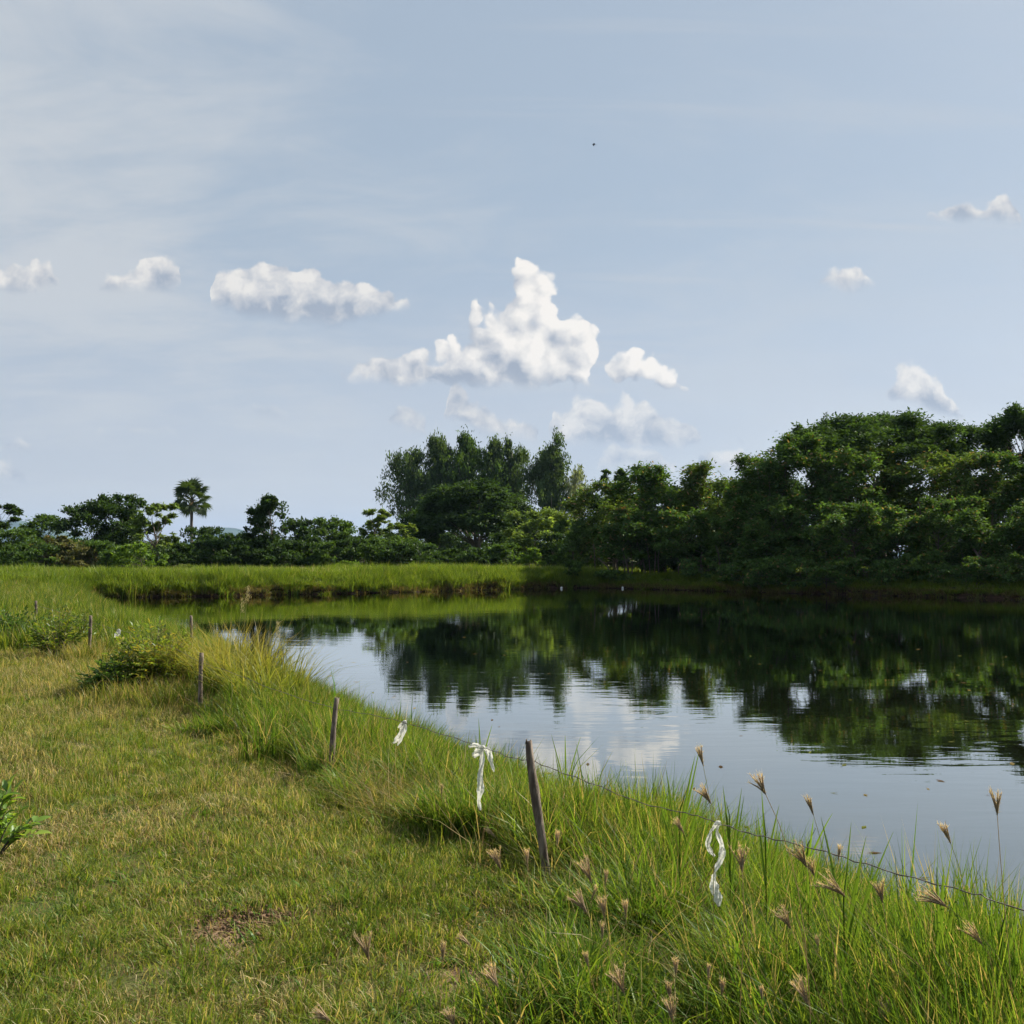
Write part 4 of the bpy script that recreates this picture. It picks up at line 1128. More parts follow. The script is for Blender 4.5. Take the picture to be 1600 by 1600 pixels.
P1 = at(853, 1385, 5.02); P1t = at(828, 1158, 5.08)
P2 = at(516, 1218, 7.40); P2t = at(526.5, 1091, 7.5)
P3 = at(314, 1112, 10.7); P3t = at(314, 1020, 10.75)
P4t = at(141, 962, 16.5); P5t = at(56, 939, 23.0); P6t = at(299, 962, 17.2)
P0 = Vector((1.95, 2.05, -.02)); P0t = Vector((1.93, 2.1, .66))
for b, t_, r, lab, s in ((P1, P1t, .022, 'nearest weathered fence post, leaning left, beside the two ribbons', 1),
                         (P2, P2t, .021, 'thin brown fence post between the small ribbon and the reed clump', 2),
                         (P3, P3t, .024, 'pale grey fence post standing in front of the reed clump', 3),
                         (Vector((P4t.x, P4t.y, gz(P4t.x, P4t.y))), P4t, .027, 'grey fence post in rough grass behind the leafy shrub', 4),
                         (Vector((P5t.x, P5t.y, gz(P5t.x, P5t.y))), P5t, .032, 'farthest fence post near the left edge', 5),
                         (Vector((P6t.x, P6t.y, gz(P6t.x, P6t.y))), P6t, .024, 'thin dark stake rising behind the reed clump', 6),
                         (P0, P0t, .022, 'fence post just outside the view holding the wire end', 7)):
    b = Vector(b); b.z = min(b.z, gz(b.x, b.y)) ; post(b, t_, r, lab, s)

M_WIRE = plain('rusty_wire', (.15, .125, .11), .6, .6)
wire_px = [(830, 1188), (870, 1204), (930, 1226), (1000, 1254), (1060, 1268), (1090, 1275), (1125, 1287), (1170, 1302), (1210, 1311), (1290, 1331), (1335, 1345), (1430, 1373), (1520, 1396), (1600, 1424)]
W0 = []
for px, py in wire_px:
    u, w = tan_of(px, py)
    k = (u * 5.08 - .13) / (1.82 + u * 2.98)          # on the vertical plane between the two posts
    Y = 5.08 - 2.98 * k; W0.append(Vector((u * Y, Y, EYE + w * Y)))
W0.append(Vector((1.94, 2.1, .55)))
W1 = [at(830, 1188, 5.08), at(800, 1184, 5.3), at(757, 1168, 5.62), at(700, 1150, 6.0), at(628, 1128, 6.5), at(575, 1116, 7.0), at(525, 1108, 7.48)]
W2 = [W1[-1], at(430, 1078, 8.8), at(360, 1050, 9.8), at(314, 1034, 10.75), at(240, 1000, 13), at(141, 972, 16.5), at(100, 958, 19.5), at(57, 946, 23)]


def wire(pts, label):
    pts = [Vector(p) for p in pts]; fine = []
    for i in range(len(pts) - 1):
        m = max(3, int((pts[i + 1] - pts[i]).length / .05))
        a = pts[max(i - 1, 0)]; b = pts[i]; c = pts[i + 1]; d = pts[min(i + 2, len(pts) - 1)]
        for k in range(m):
            t = k / m
            p = .5 * ((2 * b) + (c - a) * t + (2 * a - 5 * b + 4 * c - d) * t * t + (3 * b - a - 3 * c + d) * t ** 3)
            fine.append(p + Vector((0, 0, .003 * math.sin((i + t) * 9.3))))
    fine.append(pts[-1])
    c0 = fine[0].copy(); mb = MB()
    mb.tube([p - c0 for p in fine], .0017, 5)
    o = thing('fence_wire', label, 'wire', c0)
    link('strand', mb.mesh('strand', M_WIRE, True), o)
    tw = MB()
    tw.tube([p - c0 + Vector((.0022 * math.cos(i * 1.9), 0, .0022 * math.sin(i * 1.9))) for i, p in enumerate(fine)], .0011, 4)
    link('twisted_strand', tw.mesh('twisted_strand', M_WIRE, True), o)
    return o


wire(W0, 'rusty wire sagging from the nearest post over the grass to the right')
wire(W1, 'rusty wire between the nearest post and the thin brown post')
wire(W2, 'thin wire running from the thin brown post past the reed clump')

# white plastic ribbons
mR, tR, outR = mat_new('white_plastic_strip')
co = tR.node('ShaderNodeTexCoord').outputs['Object']
nn = tR.noise(co, 42., 4., .6, 1.0)
bp = tR.node('ShaderNodeBump'); bp.inputs['Strength'].default_value = .8; bp.inputs['Distance'].default_value = .006; tR.put(bp.inputs['Height'], nn)
b1 = tR.node('ShaderNodeBsdfPrincipled'); tR.put(b1.inputs['Base Color'], tR.mix(tR.rng(tR.noise(co, 14., 5., .65), .45, .75), C4(.74, .75, .73), C4(.50, .47, .40))); b1.inputs['Roughness'].default_value = .65
tR.l.new(bp.outputs[0], b1.inputs['Normal'])
b2 = tR.node('ShaderNodeBsdfTranslucent'); b2.inputs['Color'].default_value = C4(.75, .77, .74)
b3 = tR.node('ShaderNodeBsdfTransparent')
x1 = tR.node('ShaderNodeMixShader'); x1.inputs[0].default_value = .4; tR.l.new(b1.outputs[0], x1.inputs[1]); tR.l.new(b2.outputs[0], x1.inputs[2])
x2 = tR.node('ShaderNodeMixShader'); tR.put(x2.inputs[0], tR.rng(nn, .35, .75, .02, .4)); tR.l.new(x1.outputs[0], x2.inputs[1]); tR.l.new(b3.outputs[0], x2.inputs[2])
tR.l.new(x2.outputs[0], outR.inputs['Surface'])
M_RIB = mR


def strip_mesh(pts, widths, d, seed, origin):
    """a crinkled, twisting strip through the given places"""
    g = np.random.default_rng(seed); mb = MB()
    P = [at(px, py, d + dd) for px, py, dd in pts]; n = 9 * (len(P) - 1)
    V = []; kk = 7
    for i in range(n + 1):
        f = i / n * (len(P) - 1); k = min(int(f), len(P) - 2); t = f - k
        a, b, c, e = P[max(k - 1, 0)], P[k], P[k + 1], P[min(k + 2, len(P) - 1)]
        q = .5 * ((2 * b) + (c - a) * t + (2 * a - 5 * b + 4 * c - e) * t * t + (3 * b - a - 3 * c + e) * t ** 3)
        w = (widths[k] * (1 - t) + widths[k + 1] * t) / 1600 * d * .5
        tg = (c - b).normalized(); s = tg.cross(Vector((0, 1, 0))).normalized()
        tw = math.sin(i * .19 + seed) * .7
        s = Matrix.Rotation(tw, 3, tg) @ s; nr = s.cross(tg)
        for j in range(kk):
            r = j / (kk - 1) * 2 - 1
            V.append(q - origin + s * w * r + nr * (w * .45 * math.sin(r * 5 + i * .35) + float(g.normal(0, w * .10))))
    q4 = [(i * kk + j, i * kk + j + 1, (i + 1) * kk + j + 1, (i + 1) * kk + j) for i in range(n) for j in range(kk - 1)]
    mb.add([tuple(v) for v in V], q4)
    return mb.mesh('strip', M_RIB, True)


def ribbon(label, d, knot, strips, seed):
    k = at(knot[0], knot[1], d)
    o = thing('plastic_ribbon', label, 'ribbon', k, 'white plastic ribbons tied to the fence wire')
    for i, (pts, wd) in enumerate(strips):
        link('strip', strip_mesh(pts, wd, d, seed + i, k), o)
    mb = MB(); mb.tube([(-.012, 0, -.004), (-.004, -.004, .006), (.006, .004, .004), (.012, 0, -.006)], [.004, .007, .007, .003], 7)
    link('knot', mb.mesh('knot', M_RIB, True), o)


ribbon('long white ribbon nearest the camera, looped at the wire and hanging in the tall grass', 3.86, (1122, 1287),
       [([(1122, 1286, 0), (1112, 1298, .02), (1106, 1318, .03), (1110, 1330, .02), (1117, 1338, .03)], [7, 9, 8, 7, 2]),
        ([(1124, 1286, 0), (1120, 1300, .01), (1127, 1318, .01), (1128, 1336, 0), (1122, 1352, 0), (1117, 1364, 0), (1115, 1374, 0), (1117, 1390, 0), (1122, 1405, 0), (1124, 1416, 0)], [5, 7, 9, 11, 9, 4, 10, 17, 14, 3])], 3)
ribbon('white ribbon tied in a bow left of the nearest post with a long tail', 5.62, (754, 1168),
       [([(754, 1168, 0), (744, 1164, 0), (735, 1166, .02), (733, 1168, .02)], [4, 7, 6, 3]),
        ([(754, 1168, 0), (748, 1174, 0), (741, 1180, .02), (738, 1182, .02)], [5, 12, 10, 3]),
        ([(755, 1168, 0), (762, 1172, 0), (766, 1184, .01), (769, 1196, .01), (772, 1206, .01)], [6, 10, 8, 6, 2]),
        ([(754, 1168, 0), (753, 1190, 0), (750, 1212, 0), (751, 1232, 0), (748, 1250, 0), (751, 1266, 0)], [5, 8, 8, 11, 9, 3])], 11)
ribbon('short white ribbon fluttering over the grass between the two brown posts', 6.5, (632, 1128),
       [([(632, 1127, 0), (630, 1136, 0), (625, 1146, 0), (618, 1158, .02), (614, 1161, .02)], [4, 8, 9, 6, 2]),
        ([(633, 1127, 0), (632, 1140, 0), (627, 1154, 0), (621, 1165, .01)], [4, 7, 6, 2]),
        ([(632, 1127, 0), (627, 1132, 0), (622, 1137, .01)], [3, 5, 2])], 17)
ribbon('tiny scrap of white ribbon caught above the leafy shrub', 13.2, (186, 984),
       [([(187, 984, 0), (183, 990, 0), (179, 996, 0)], [5, 7, 4]), ([(186, 984, 0), (186, 990, 0), (184, 994, 0)], [3, 4, 2])], 23)


# ------------------------------------------------------------------ reeds, shrubs and other plants by the fence
def reed_clump(px, py, d, n, rad, h, label, seed, tip=(.36, .29, .09)):
    p = at(px, py, d); z = gz(p.x, p.y)
    me = tuft(seed, n, rad, h, .013, .75, [(.10, .165, .02), (.16, .21, .028), (.27, .24, .07)], [4, 4, 1.4], tipfade=tip, hvar=.42, lean=(.02, 0))
    o = thing('reed_clump', label, 'reeds', (p.x, p.y, z), 'yellowing reeds behind the pale fence post')
    tag(link('blades', me, o), kind='stuff')
    g = np.random.default_rng(seed)
    for i in range(1 if h > 1 else 0):
        mb = MB(); a = g.random() * 6.28; r = rad * .8 * g.random()
        x0, y0 = r * math.cos(a), r * math.sin(a); hh = h * g.uniform(.95, 1.12)
        pts = [(x0, y0, 0), (x0 + .03, y0, hh * .5), (x0 + .08, y0, hh)]
        mb.tube(pts, [.004, .003, .002], 5, (.2, .2, .08))
        for k in range(60):
            q = Vector(pts[2]) + Vector((g.normal(0, .012), g.normal(0, .012), -k / 60 * .17))
            e = q + Vector((g.normal(.012, .014), g.normal(0, .012), g.uniform(.01, .04)))
            mb.add([q, q + Vector((.003, 0, 0)), e], None, [(0, 1, 2)], (.55, .48, .38))
        link('plume', mb.mesh('plume', M_SEED), o)


reed_clump(346, 1085, 12.3, 400, .36, 1.12, 'leftmost yellowing reed clump, just behind the pale grey post', 201)
reed_clump(380, 1100, 11.5, 480, .36, 1.22, 'tallest yellow topped reed clump in the middle of the reeds', 202)
reed_clump(420, 1130, 10.6, 420, .36, 1.02, 'reed clump leaning out over the water, right of the tallest', 203, (.30, .27, .07))
reed_clump(288, 1085, 12.6, 300, .40, .98, 'greener reed clump between the larger shrub and the pale grey post', 204, (.20, .22, .04))
reed_clump(462, 1130, 9.9, 240, .36, .76, 'low reed clump nearest the open water, right end of the reeds', 205, (.20, .22, .05))


def leaf_mesh(L, W, col, name='leaf'):
    """a pointed leaf folded along its midrib, growing along +Y"""
    v = [(0, 0, 0), (0, L * .45, .02 * L), (0, L, -.10 * L), (-W, L * .38, .10 * L), (-W * .62, L * .72, .05 * L), (W, L * .38, .10 * L), (W * .62, L * .72, .05 * L)]
    t = [(0, 1, 3), (3, 1, 4), (4, 1, 2), (0, 5, 1), (5, 6, 1), (6, 2, 1)]
    c = np.tile(np.array(col), (7, 1)); c[3:] *= .9
    return mesh(name, v, None, t, c, M_BROAD, True)


def twigs(g, n, w, h, nleaf, droop=.1):
    """leaf places along arching twigs: (position, direction, up), and the twig paths"""
    out = []; paths = []
    for i in range(n):
        az = g.random() * 6.283; rr = math.sqrt(g.random()) * w * .5; hh = h * (1 - .5 * (rr / (w * .5)) ** 2) * g.uniform(.5, 1.)
        e = Vector((math.cos(az) * rr, math.sin(az) * rr, hh)); s = Vector((e.x * .2, e.y * .2, hh * .12))
        m = s.lerp(e, .5) + Vector((-math.cos(az) * .02, -math.sin(az) * .02, .04 * h))
        pts = []
        for k in range(6):
            t = k / 5; pts.append(s.lerp(m, t).lerp(m.lerp(e, t), t) + Vector((0, 0, -droop * h * t ** 3)))
        paths.append(pts)
        for k in range(nleaf):
            t = .25 + .75 * (k + .5) / nleaf; f = t * 5; j = min(int(f), 4); p = pts[j].lerp(pts[j + 1], f - j)
            tg = (pts[j + 1] - pts[j]).normalized(); sd = tg.cross(Vector((0, 0, 1))).normalized() * (1 if k % 2 else -1)
            dr = (sd * 1. + tg * .7 + Vector((g.normal(0, .2), g.normal(0, .2), g.normal(.05, .25)))).normalized()
            out.append((p, dr, tg))
        out.append((pts[-1], (pts[-1] - pts[-2]).normalized(), Vector((0, 0, 1))))
    return out, paths


def leaf_matrix(p, dr, g, s=1.):
    Y = dr; Z = (Vector((0, 0, 1)) + Vector((g.normal(0, .3), g.normal(0, .3), 0))); Z = (Z - Y * Z.dot(Y)).normalized(); X = Y.cross(Z)
    return Matrix.Translation(p) @ Matrix((X, Y, Z)).transposed().to_4x4() @ Matrix.Scale(s, 4)


def leafy_shrub(px, pyb, d, w, h, L, W, pal, label, seed, ntw=60, nleaf=12, leaf_parts=False, name='shrub'):
    g = np.random.default_rng(seed); p = at(px, pyb, d); z = gz(p.x, p.y)
    o = thing(name, label, 'shrub', (p.x, p.y, z))
    places, paths = twigs(g, ntw, w, h, nleaf)
    mb = MB()
    for q in paths: mb.tube([(0, 0, -.03)] + q, [.006, .005, .0045, .004, .003, .0025, .0015], 4, (.6, .6, .6), cap=False)
    link('stems', mb.mesh('stems', M_BARK), o)
    if leaf_parts:
        ms = [leaf_mesh(L, W, c) for c in pal]
        for (q, dr, _) in places:
            f = link('leaf', ms[int(g.integers(0, len(ms)))], o); f.matrix_local = leaf_matrix(q, dr, g, float(g.uniform(.6, 1.15)))
        return o
    mb = MB(); base = [(0, 0, 0), (-W, L * .45, .12 * L), (0, L, -.08 * L), (W, L * .45, .12 * L)]
    for (q, dr, _) in places:
        M = leaf_matrix(q, dr, g, float(g.uniform(.6, 1.2)))
        c = np.array(pal[int(g.integers(0, len(pal)))]) * g.uniform(.75, 1.25)
        mb.add([tuple(M @ Vector(v)) for v in base], None, [(0, 2, 1), (0, 3, 2)], c)
    tag(link('foliage', mb.mesh('foliage', M_BROAD), o), kind='stuff')
    return o


leafy_shrub(-16, 1330, 5.5, .46, .48, .088, .019, [(.17, .29, .04), (.24, .35, .05), (.13, .23, .04)], 'bright broad leaved plant cut by the left edge on the lawn', 301, 26, 9, True, 'leafy_plant')
leafy_shrub(178, 1082, 12.1, .80, .56, .075, .022, [(.07, .14, .03), (.10, .18, .04)], 'dark round leaved shrub at the left foot of the larger shrub', 302, 90, 12)
leafy_shrub(240, 1088, 12.4, 1.30, 1.05, .075, .015, [(.14, .21, .03), (.2, .25, .04), (.09, .15, .03), (.25, .23, .05)], 'larger yellow green shrub left of the reeds', 303, 170, 15)
leafy_shrub(92, 1030, 16.5, 1.15, .95, .085, .016, [(.11, .17, .02), (.17, .19, .03), (.06, .12, .02)], 'arching yellow green shrub in rough grass near the grey post', 304, 90, 13)
leafy_shrub(18, 1005, 18.5, 1.6, .9, .09, .02, [(.04, .095, .02), (.06, .12, .025)], 'dark low shrub in tall grass near the left edge', 305, 100, 13)
leafy_shrub(130, 1010, 19, 1.0, .7, .085, .017, [(.09, .15, .02), (.12, .17, .03)], 'small green shrub on the bank beyond the arching shrub', 306, 50, 12)


def cane(px, pyb, d, leaves, label, seed):
    """a cane like grass with long wide leaves, its leaves given as tips in the photograph"""
    b = at(px, pyb, d); z = min(gz(b.x, b.y), b.z - .1)
    o = thing('cane_grass', label, 'grass', (b.x, b.y, z), 'tall cane grasses standing out of the bank grass')
    root = Vector((b.x, b.y, z)); g = np.random.default_rng(seed)
    tops = [at(q[0], q[1], d) - root for q in leaves]
    hi = max(tops, key=lambda v: v.z); st = MB()
    path = [Vector((0, 0, -.05)), Vector((0, 0, (b.z - z))), (b - root).lerp(hi, .45)]
    st.tube(path, [.003, .0025, .001], 6, (.09, .15, .02)); link('stem', st.mesh('stem', M_GRASS), o)
    for i, (tx, ty, wp, f) in enumerate(leaves):
        s = path[1].lerp(path[2], f); e = tops[i] + Vector((0, g.normal(0, .06), 0)); w = wp / 1600 * d * .27
        s = path[0].lerp(path[1], .35 + .6 * f); mid = s.lerp(e, .55) + Vector((0, 0, (e - s).length * .08)) * (1 if i else 0)
        mb = MB(); N = 7; V = []
        for k in range(N + 1):
            t = k / N; p = s.lerp(mid, t).lerp(mid.lerp(e, t), t); tg = (e - s).normalized(); sd = tg.cross(Vector((0, 1, .2))).normalized()
            ww = w * min(1, t * 5 + .35) * (1 - t ** 2.2) + .0004
            V += [p - sd * ww, p + Vector((0, ww * .5, 0)), p + sd * ww]
        q4 = [(3 * k + j, 3 * k + j + 1, 3 * k + j + 4, 3 * k + j + 3) for k in range(N) for j in range(2)]
        mb.add([tuple(v) for v in V], q4, None, np.array((.11, .19, .028)) * g.uniform(.8, 1.2))
        link('leaf', mb.mesh('leaf', M_GRASS, True), o)


cane(1062, 1268, 4.5, [(1096, 1164, 6, .7), (1088, 1180, 7, .8), (1043, 1203, 7, .4), (1103, 1214, 8, .3), (1052, 1222, 6, .3), (1030, 1250, 7, .1)], 'cane grass with spread leaves against the water right of the cloud reflection', 1)
cane(1140, 1275, 4.3, [(1160, 1232, 7, .5), (1118, 1240, 6, .4), (1172, 1252, 7, .2), (1128, 1226, 6, .7)], 'short cane grass just right of the long ribbon tie', 2)
cane(1318, 1400, 3.4, [(1300, 1290, 8, .9), (1334, 1288, 6, .9), (1391, 1296, 8, .4), (1326, 1330, 10, .3), (1345, 1300, 8, .6), (1370, 1350, 9, .2)], 'broad leaved cane grass under the wire in front of the pale cloud reflection', 3)
cane(1466, 1440, 3.1, [(1466, 1348, 16, .8), (1485, 1370, 9, .6), (1444, 1350, 8, .6), (1500, 1350, 7, .7), (1440, 1400, 9, .2), (1524, 1400, 9, .2)], 'cane grass with one very broad upright leaf near the right edge', 4)
cane(1565, 1450, 3.0, [(1590, 1370, 8, .7), (1550, 1380, 7, .6), (1600, 1400, 9, .3), (1535, 1410, 7, .3)], 'cane grass at the right edge just below the wire', 5)
cane(884, 1212, 6.6, [(862, 1150, 4, .8), (881, 1142, 5, .9), (906, 1148, 4, .8), (868, 1180, 6, .3), (900, 1185, 6, .3)], 'thin cane grass right of the nearest post top', 6)
cane(1196, 1300, 4.0, [(1190, 1235, 6, .9), (1216, 1255, 6, .7), (1180, 1262, 6, .5), (1222, 1285, 7, .2)], 'upright cane grass below the tallest seed head of the middle', 7)
cane(1262, 1320, 3.8, [(1258, 1268, 7, .9), (1290, 1262, 6, .9), (1242, 1290, 6, .5), (1282, 1290, 7, .4)], 'cane grass left of the broad leaved one against the water', 8)
cane(752, 1180, 7.4, [(748, 1120, 4, .9), (770, 1128, 4, .8), (742, 1150, 5, .5), (778, 1160, 5, .3)], 'thin cane grass above the bow tied ribbon', 9)

# finger grass: a thin stalk with a whisk of seed spikes
HEADS = [
    (1095, 1180, 30, -12, 'topmost pale seed whisk of the middle bank, against the water'), (1187, 1223, 38, -28, 'large pale seed whisk above the upright cane grass'),
    (1102, 1240, 32, -30, 'seed whisk leaning left just below the topmost pale one'), (1061, 1289, 28, -30, 'tan seed whisk just left of the long ribbon tie'),
    (1158, 1340, 38, -4, 'wide tan seed whisk right of the long ribbon middle'), (871, 1308, 22, 0, 'small tan seed whisk right of the nearest post'),
    (916, 1358, 38, -22, 'double tan seed whisk in the bank between nearest post and long ribbon'), (946, 1370, 24, 0, 'narrow brown seed whisk right of the double one'),
    (905, 1408, 38, -35, 'thick tan seed whisk leaning left right of the nearest post foot'), (929, 1393, 24, 20, 'curled seed whisk between the thick and the narrow ones'),
    (941, 1415, 32, -12, 'brown seed whisk below the narrow brown one'), (977, 1419, 28, -5, 'single slim brown seed whisk standing apart below the wire middle'),
    (941, 1453, 24, 0, 'dull seed whisk low among the dark bank grass'), (1226, 1433, 36, -28, 'fan shaped seed whisk with greenish bristles right of the long ribbon foot'),
    (967, 1530, 42, -20, 'long bent seed whisk over the lawn edge at the bottom'), (1056, 1510, 24, 0, 'thin straw seed whisk below the long ribbon'),
    (1107, 1517, 24, 4, 'thin straw seed whisk right below the long ribbon foot'), (1045, 1546, 30, -8, 'ragged straw seed whisk low in the middle bank'),
    (1128, 1541, 26, 0, 'dull brown seed whisk in dark grass at the bottom'), (917, 1498, 22, -10, 'small straw seed whisk on the dark bank edge'),
    (1048, 1577, 34, -8, 'straw seed whisk cut low at the bottom middle'), (1266, 1257, 30, -16, 'pale seed whisk against the water left of the cloud patch'),
    (1557, 1252, 38, -2, 'highest seed whisk, standing alone on a long stalk over the water'), (1478, 1300, 34, -22, 'open pale seed whisk over the water above the broad upright leaf'),
    (1311, 1331, 24, 8, 'fuzzy short seed whisk on the wire'), (1251, 1335, 42, -26, 'long golden seed whisk hanging at the wire'),
    (1266, 1353, 32, -22, 'golden seed whisk tucked under the long golden one'), (1301, 1383, 46, -48, 'widest golden seed whisk bent far left'),
    (1376, 1391, 34, -8, 'brown upright seed whisk between two broad leaves'), (1455, 1401, 48, -58, 'big combed seed whisk bent left near the right edge'),
    (1512, 1395, 28, -10, 'brown seed whisk under the wire near the right edge'), (1513, 1433, 20, 10, 'small fuzzy seed whisk near the right edge'),
    (1522, 1458, 38, -34, 'slim straw seed whisk lying left near the right edge'), (1581, 1422, 26, 0, 'seed whisk at the right edge on the wire end'),
    (1277, 1474, 26, 4, 'purple brown seed whisk in the green right of the fan shaped one'), (1436, 1497, 28, 2, 'thin purple seed whisk in the lower right green'),
    (1414, 1528, 24, -6, 'faint straw seed whisk in the lower right green'), (1253, 1545, 46, -20, 'long straw seed whisk low in the lower right green'),
    (1381, 1583, 46, 14, 'dark brown seed whisk rising at the bottom edge'), (775, 1340, 34, -22, 'straw seed whisk left of the nearest post, middle height'),
    (823, 1338, 26, -4, 'upright straw seed whisk beside the nearest post'), (766, 1300, 22, -40, 'golden curled seed whisk left of the nearest post'),
    (571, 1478, 42, -10, 'tall straw seed whisk standing alone on the lawn'), (692, 1484, 30, 0, 'straw seed whisk standing on the lawn between two bare scrapes'),
    (725, 1468, 24, -50, 'small straw seed whisk lying left on the lawn'), (768, 1523, 36, -30, 'straw seed whisk leaning over a bare scrape on the lawn'),
    (502, 1584, 32, -52, 'straw seed whisk lying low at the bottom of the lawn'), (704, 1588, 32, -20, 'straw seed whisk at the bottom edge of the lawn'),
    (1190, 1550, 20, 0, 'tiny brown seed whisk in the bottom green'), (690, 1232, 16, 0, 'small white tufted seed head left of the bow tied ribbon'),
]


def finger_grass(px, py, ln, tilt, label, seed):
    g = np.random.default_rng(seed)
    real = .068; d = real * 1600 / ln
    d = min(max(d, 2.95), 6.4, (EYE - .28) * 1600 / (py - HORIZON_PX))
    size = ln / 1600 * d * 1.12
    a = R(tilt); ax = Vector((math.sin(a), g.normal(0, .12), math.cos(a))).normalized()
    c = at(px, py, d); hb = c - ax * size * .5
    bx = hb.x - ax.x * .25 + g.normal(0, .03); by = hb.y + g.normal(.02, .05)
    z = gz(bx, by); root = Vector((bx, by, z))
    o = thing('finger_grass', label, 'grass', root, 'finger grass with seed whisks')
    h = hb - root
    k1 = Vector((0, 0, h.z * .5)); k2 = h - ax * (h.length * .28)
    pts = []
    for i in range(9):
        t = i / 8; pts.append(((1 - t) ** 3) * Vector((0, 0, 0)) + 3 * (1 - t) ** 2 * t * k1 + 3 * (1 - t) * t * t * k2 + t ** 3 * h)
    mb = MB(); mb.tube(pts, [.0016 - .0007 * i / 8 for i in range(9)], 5, (.22, .22, .09) if seed % 3 else (.34, .27, .15)); link('stalk', mb.mesh('stalk', M_SEED, True), o)
    mb = MB(); ns = 9; spread = .34 if ln > 30 else .2
    s1 = ax.cross(Vector((0, 1, 0))).normalized(); s2 = ax.cross(s1)
    tan = np.array((.50, .39, .27)) * g.uniform(.8, 1.15); brown = np.array((.20, .12, .085))
    for i in range(ns):
        ph = i / ns * 6.283 + g.normal(0, .2); sp = spread * g.uniform(.3, 1.15)
        out = (s1 * math.cos(ph) + s2 * math.sin(ph)) * sp
        L = size * g.uniform(.85, 1.08); P = []
        for k in range(5):
            t = k / 4; P.append(h + (ax * (t * (1 - .12 * t)) + out * (t ** 1.3) + Vector((0, 0, -.10 * abs(math.sin(a)) * t * t))) * L)
        mb.tube(P, [.0012, .0022, .0021, .0016, .0005], 4, tan * .9, cap=False)
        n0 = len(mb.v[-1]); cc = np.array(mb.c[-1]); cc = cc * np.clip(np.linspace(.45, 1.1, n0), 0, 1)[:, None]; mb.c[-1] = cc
        for k in range(34):
            t = g.random(); f = t * 4; j = min(int(f), 3); q = P[j].lerp(P[j + 1], f - j)
            e = q + (ax * .9 + Vector((g.normal(0, .5), g.normal(0, .5), g.normal(0, .5)))) * size * .13
            w = Vector((g.normal(), g.normal(), g.normal())).normalized() * .0008
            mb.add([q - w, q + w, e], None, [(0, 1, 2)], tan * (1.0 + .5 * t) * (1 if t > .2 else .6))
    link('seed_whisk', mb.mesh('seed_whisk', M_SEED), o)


for i, hd in enumerate(HEADS): finger_grass(*hd, 500 + i)


# ------------------------------------------------------------------ floats and bird
def lathe(prof, k=16, c=(1, 1, 1)):
    mb = MB(); V = [(r * math.cos(6.28318 * j / k), r * math.sin(6.28318 * j / k), z) for r, z in prof for j in range(k)]
    n = len(prof); mb.add(V, [(i * k + j, i * k + (j + 1) % k, (i + 1) * k + (j + 1) % k, (i + 1) * k + j) for i in range(n - 1) for j in range(k)], None, c)
    return mb


M_FLOAT = plain('white_plastic', (.78, .78, .74), .45); M_CORD = plain('dark_cord', (.08, .08, .07), .8)
for px, py, lab, tl in ((877, 915, 'white plastic float on the water below the trailing creeper', 25), (973, 915.5, 'small white plastic float under the slanting grey stem', -12)):
    dd = 2.3 * 1600 / (919.5 - HORIZON_PX) - .2; p = at(px, py, dd)
    o = thing('plastic_float', lab, 'float', (p.x, p.y, WATER + .03)); o.rotation_euler = (0, R(tl), 0); o.scale = (.75,) * 3
    link('shell', lathe([(.001, -.09), (.07, -.08), (.11, -.02), (.115, .05), (.09, .12), (.04, .16), (.035, .2), (.001, .2)]).mesh('shell', M_FLOAT, True), o)
    link('collar', lathe([(.036, .165), (.05, .17), (.05, .19), (.036, .195)]).mesh('collar', M_CORD, True), o)


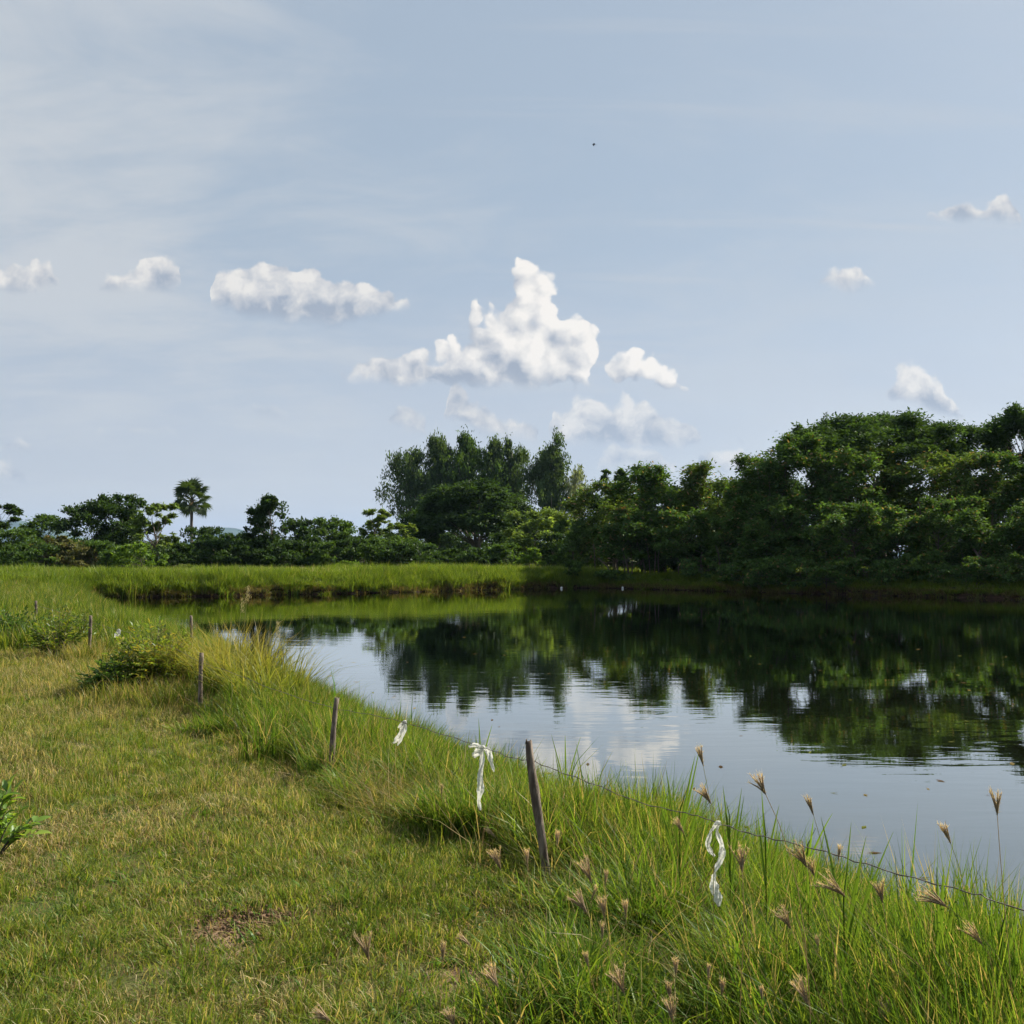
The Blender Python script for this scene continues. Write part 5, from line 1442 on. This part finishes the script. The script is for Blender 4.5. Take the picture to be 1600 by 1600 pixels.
def bird():
    d = 62.; p = at(928.5, 226, d)
    m = leaf_material('dark_plumage', .05, .02)
    mb = MB(); k = 10; col = (.03, .028, .027)
    st = [(-.16, .002, .0, 0), (-.15, .012, .008, .0), (-.12, .028, .026, .004), (-.06, .036, .034, 0), (0, .034, .03, -.002), (.06, .022, .018, 0), (.1, .02, .008, .004), (.16, .034, .004, .006), (.19, .03, .002, .006)]
    V = [(x, ry * math.cos(6.283 * j / k), z0 + max(rz, .001) * math.sin(6.283 * j / k)) for x, ry, rz, z0 in st for j in range(k)]
    mb.add(V, [(i * k + j, i * k + (j + 1) % k, (i + 1) * k + (j + 1) % k, (i + 1) * k + j) for i in range(len(st) - 1) for j in range(k)], None, col)
    for s in (-1, 1):     # slightly lowered wings, leading edge forward
        W = [(-.075, .02 * s, .012), (.045, .02 * s, .008), (-.11, .17 * s, .03), (.02, .18 * s, .024), (-.06, .34 * s, .012), (.01, .33 * s, .008), (.05, .44 * s, -.01)]
        T_ = [(0, 1, 3), (0, 3, 2), (2, 3, 5), (2, 5, 4), (4, 5, 6)]
        mb.add([(a, b, c + .004) for a, b, c in W] + [(a, b, c - .004) for a, b, c in W], None, T_ + [(x + 7, z + 7, y + 7) for x, y, z in T_], col)
    o = link('bird', mb.mesh('bird', m, True)); o.location = p; o.rotation_euler = (R(-5), R(4), R(8)); o.scale = (.8, .42, .8)
    tag(o, 'small dark bird gliding high above the tallest cloud', 'bird')


bird()


# ------------------------------------------------------------------ haze
def haze():
    x0, x1, y0, y1, z0, z1 = -12400, 12400, -12400, 12500, -4, 420
    v = [(x, y, z) for z in (z0, z1) for y in (y0, y1) for x in (x0, x1)]
    me = mesh('haze', v, [(0, 2, 3, 1), (4, 5, 7, 6), (0, 1, 5, 4), (2, 6, 7, 3), (0, 4, 6, 2), (1, 3, 7, 5)])
    m, t, out = mat_new('hazy_air')
    p = t.node('ShaderNodeVolumePrincipled'); p.inputs['Color'].default_value = C4(.42, .64, 1.0); p.inputs['Density'].default_value = .00005; p.inputs['Anisotropy'].default_value = .2
    t.l.new(p.outputs[0], out.inputs['Volume']); me.materials.append(m)
    tag(link('haze', me), kind='stuff')


haze()
